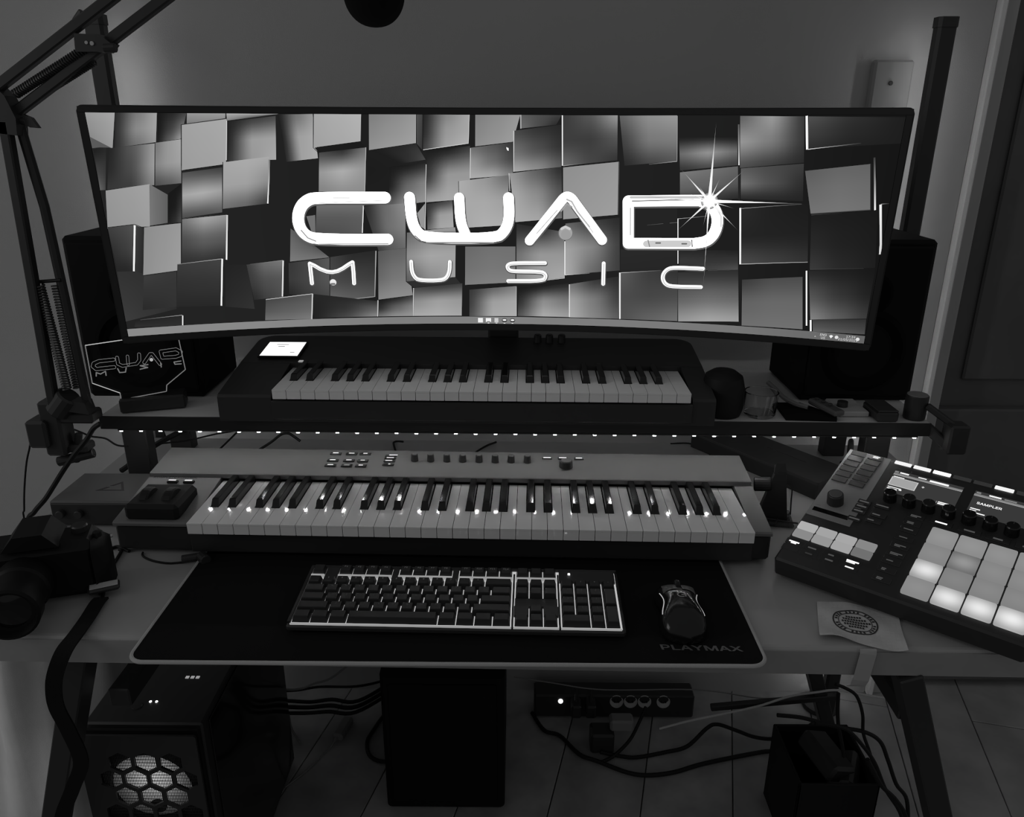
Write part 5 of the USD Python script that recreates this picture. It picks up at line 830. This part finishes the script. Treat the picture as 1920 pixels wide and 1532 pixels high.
for x in (.250, .284, .318, .364): 
    so = obj('socket', mv(lathe([(0, -.004), (.0145, -.004), (.0165, .0012), (.0150, .0018), (.0138, 0.0005), (0, -.003)], 26), (x, 1.5495, .050), rotm((1, 0, 0), 78)), 'socket_grey', ex, True)
    for s in (-1, 1): obj('hole', rod((x + s * .005, 1.5518, .050), (x + s * .005, 1.5455, .0505), .0018, 8), 'black_matte', so, True)
obj('switch_light', rod((.114, 1.5498, .050), (.114, 1.5472, .0505), .0062, 16), 'glow_white', ex, True)
for k, x in enumerate((.150, .185)): one('power_plug', cat([bx(x - .012, x + .012, 1.510, 1.5492, .030, .066, .004), rod((x, 1.53, .064), (x, 1.535, .10), .004)]), 'black_plastic', ('black power plug beside the lit switch of the power strip', 'black power plug beside the first round socket of the power strip')[k], 'plug')
one('white_adapter', bx(.222, .276, 1.440, 1.474, .055, .085, .005), 'grey_plastic', 'pale rectangular power adapter in front of the power strip', 'power adapter')
one('black_adapter', bx(.178, .232, 1.430, 1.478, .0005, .054, .005), 'black_plastic', 'black power adapter under the pale adapter in front of the power strip', 'power adapter')
ib = thing('inline_switch', 'pale oblong cable switch lying on the floor right of the computer tower', 'switch', (-.408, 1.497, 0), rotm((0, 0, 1), -13))
obj('case', bx(-.013, .013, -.034, .034, .0005, .020, .005), 'grey_plastic', ib); obj('strain_relief', rod((-.002, -.033, .01), (-.004, -.055, .007), .005, r1=.002), 'grey_plastic', ib)
cable([[-.424, 1.445, .006], [-.431, 1.437, .004], [-.448, 1.403, .003], [-.469, 1.367, .003], [-.50, 1.325, .003]], .0018, 'thin pale cable running over the floor from the cable switch', 'grey_plastic')
def free(*a): return list(map(list, a))
cable(free((-.56, 1.45, .165), (-.529, 1.45, .163), (-.507, 1.45, .161), (-.481, 1.45, .165), (-.452, 1.45, .178), (-.414, 1.45, .193), (-.36, 1.45, .24)), .0026, 'pale cable rising to the right beside the computer tower', 'grey_plastic')
cable(free((-.53, 1.455, .165), (-.528, 1.45, .14), (-.526, 1.45, .124), (-.523, 1.45, .103), (-.518, 1.45, .086), (-.515, 1.45, .05), (-.50, 1.455, .003)), .0024, 'short pale cable hanging down at the back of the computer tower', 'grey_plastic')
for k, (dz, dy, r) in enumerate(((0, 0, .005), (.004, .016, .0045), (-.004, -.016, .0045))):
    cable(free((-.60, 1.5 + dy, .068 + dz), (-.542, 1.5 + dy, .069 + dz), (-.485, 1.5 + dy, .068 + dz * .6), (-.434, 1.5 + dy, .074 + dz), (-.371, 1.5 + dy, .072 + dz * .7), (-.29, 1.59 + dy, .064 + dz)), r, ('middle dark cable', 'top dark cable', 'lowest dark cable')[k] + ' of the bundle between computer tower and subwoofer')
cable(free((-.54, 1.5, .115), (-.506, 1.5, .118), (-.455, 1.5, .128), (-.38, 1.5, .129), (-.337, 1.53, .114), (-.30, 1.59, .083)), .003, 'dark cable arching over the bundle behind the subwoofer')
cable(on(0, .0048, [(-.262, 1.585), (-.31, 1.56), (-.336, 1.496), (-.344, 1.458), (-.333, 1.421), (-.31, 1.402), (-.285, 1.398), (-.274, 1.397)]), .0045, 'dark cable looped on the floor against the left side of the subwoofer')
cable(free((.0, 1.5, .16), (.095, 1.5, .143), (.171, 1.5, .129), (.246, 1.5, .125), (.395, 1.5, .128), (.483, 1.5, .121), (.572, 1.5, .105), (.647, 1.5, .107), (.70, 1.5, .12)), .0016, 'thin pale cable strung above the power strip', 'grey_plastic')
cable(free((.33, 1.42, .085), (.393, 1.42, .107), (.451, 1.42, .123), (.544, 1.42, .149), (.612, 1.42, .177), (.67, 1.42, .189), (.716, 1.42, .195), (.777, 1.42, .183), (.85, 1.42, .17)), .0026, 'pale cable rising from the adapters towards the right desk leg', 'white_plastic')
cable(on(0, .0050, [(.045, 1.56), (.074, 1.50), (.11, 1.483), (.152, 1.425), (.191, 1.405), (.271, 1.367), (.349, 1.371), (.433, 1.4), (.56, 1.433), (.60, 1.44)]), .0048, 'thick dark cable sagging across the floor in front of the power strip')
cable(free((.20, 1.425, .012), (.219, 1.425, .007), (.247, 1.42, .005), (.283, 1.417, .005), (.353, 1.434, .005), (.404, 1.445, .012), (.456, 1.483, .03), (.484, 1.494, .032), (.524, 1.477, .03), (.562, 1.456, .03), (.60, 1.43, .05), (.638, 1.397, .1), (.686, 1.431, .1)), .0045, 'dark wavy cable from the black adapter to the right legs')
cable(free((.20, 1.40, .006), (.232, 1.42, .008), (.271, 1.455, .02), (.299, 1.495, .04), (.318, 1.530, .05)), .004, 'short dark cable from the floor up to the third socket')
cable(free((.5, 1.2, .318), (.544, 1.2, .313), (.586, 1.2, .301), (.628, 1.2, .289), (.67, 1.2, .28), (.704, 1.2, .258), (.727, 1.2, .212), (.753, 1.2, .153), (.781, 1.2, .112), (.80, 1.2, .02)), .004, 'dark cable bending down in front of the right desk leg, outermost of the tangle')
cable(free((.60, 1.2, .39), (.619, 1.2, .382), (.643, 1.2, .364), (.661, 1.2, .321), (.669, 1.2, .277), (.688, 1.2, .232), (.707, 1.2, .179), (.72, 1.2, .10)), .0032, 'dark cable arching high from the right frame of the desk')
cable(free((.55, 1.15, .345), (.582, 1.15, .34), (.613, 1.15, .328), (.642, 1.15, .297), (.673, 1.15, .254), (.704, 1.15, .19), (.746, 1.15, .122), (.77, 1.15, .02)), .0036, 'dark cable falling through the middle of the tangle by the right legs')
cable(free((.608, 1.2, .37), (.612, 1.2, .333), (.619, 1.2, .295), (.632, 1.2, .251), (.64, 1.2, .22)), .0036, 'short dark cable dropping onto the black adapters by the right legs')
cable(free((.63, 1.1, .31), (.648, 1.1, .278), (.667, 1.1, .247), (.697, 1.1, .216), (.725, 1.1, .166), (.75, 1.1, .05)), .004, 'dark cable nearest the viewer beside the right front leg')
cb = thing('cable_box', 'open black cable box on the floor inside the right desk legs', 'box', (.62, 1.24, 0))
obj('box', cat([bx(.545, .700, 1.16, 1.166, .0005, .19, .002), bx(.545, .700, 1.316, 1.322, .0005, .19, .002), bx(.545, .551, 1.16, 1.322, .0005, .19, .002), bx(.694, .700, 1.16, 1.322, .0005, .19, .002), bx(.545, .70, 1.16, 1.322, .0005, .006, .001)]), 'black_matte', cb, True)
one('black_adapter', mv(bx(-.03, .03, -.05, .05, 0, .04, .006), (.615, 1.235, .17), rotm((0, 1, 0), 24) @ rotm((0, 0, 1), 20)), 'black_plastic', 'black power brick tilted on top of the open cable box', 'power adapter')
one('black_adapter', mv(bx(-.026, .026, -.04, .04, 0, .034, .006), (.665, 1.22, .15), rotm((0, 1, 0), -30) @ rotm((0, 0, 1), -30)), 'black_plastic', 'second black power brick wedged right in the open cable box', 'power adapter')
cw = thing('coiled_plug', 'pale round plug with ribs on the floor at the foot of the right leg', 'plug', (.665, 1.1, 0))
obj('body', lathe([(0, .0006), (.024, .0006), (.028, .006), (.028, .022), (.022, .03), (0, .031)], 24).apply_translation((.70, 1.105, 0)), 'grey_plastic', cw, True, smooth=35)
for k in range(4): obj('rib', bx(.682 + k * .011, .686 + k * .011, 1.088, 1.122, .0305, .0335, .001), 'unit_edge', cw, True)
# pale cloth sack left of the tower
sk = thing('cloth_bag', 'tall pale cloth bag with soft folds standing on the floor at the left edge', 'bag', (-.93, 1.28, 0))
rings = []
for z in np.linspace(.001, .50, 22):
    a = np.linspace(0, 2 * PI, 64, endpoint=False); k = z / .5
    r = (1 + .10 * np.sin(5 * a + 2.5 * k) * (.3 + k) + .05 * np.sin(11 * a - 3 * k + 1) + .03 * math.sin(9 * k)) * (1 - .22 * k ** 2 + .08 * math.sin(PI * k))
    rings.append(np.stack([-.945 + .150 * r * np.cos(a), 1.31 + .16 * r * np.sin(a), np.full(64, z)], 1))
obj('cloth', loft(rings), 'cloth_pale', sk, True, smooth=True)
obj('drawstring', tube([(-.945 + .125 * math.cos(a), 1.31 + .135 * math.sin(a), .47 + .006 * math.sin(5 * a)) for a in np.linspace(0, 2 * PI, 24)], .003, 6), 'grey_plastic', sk, True)
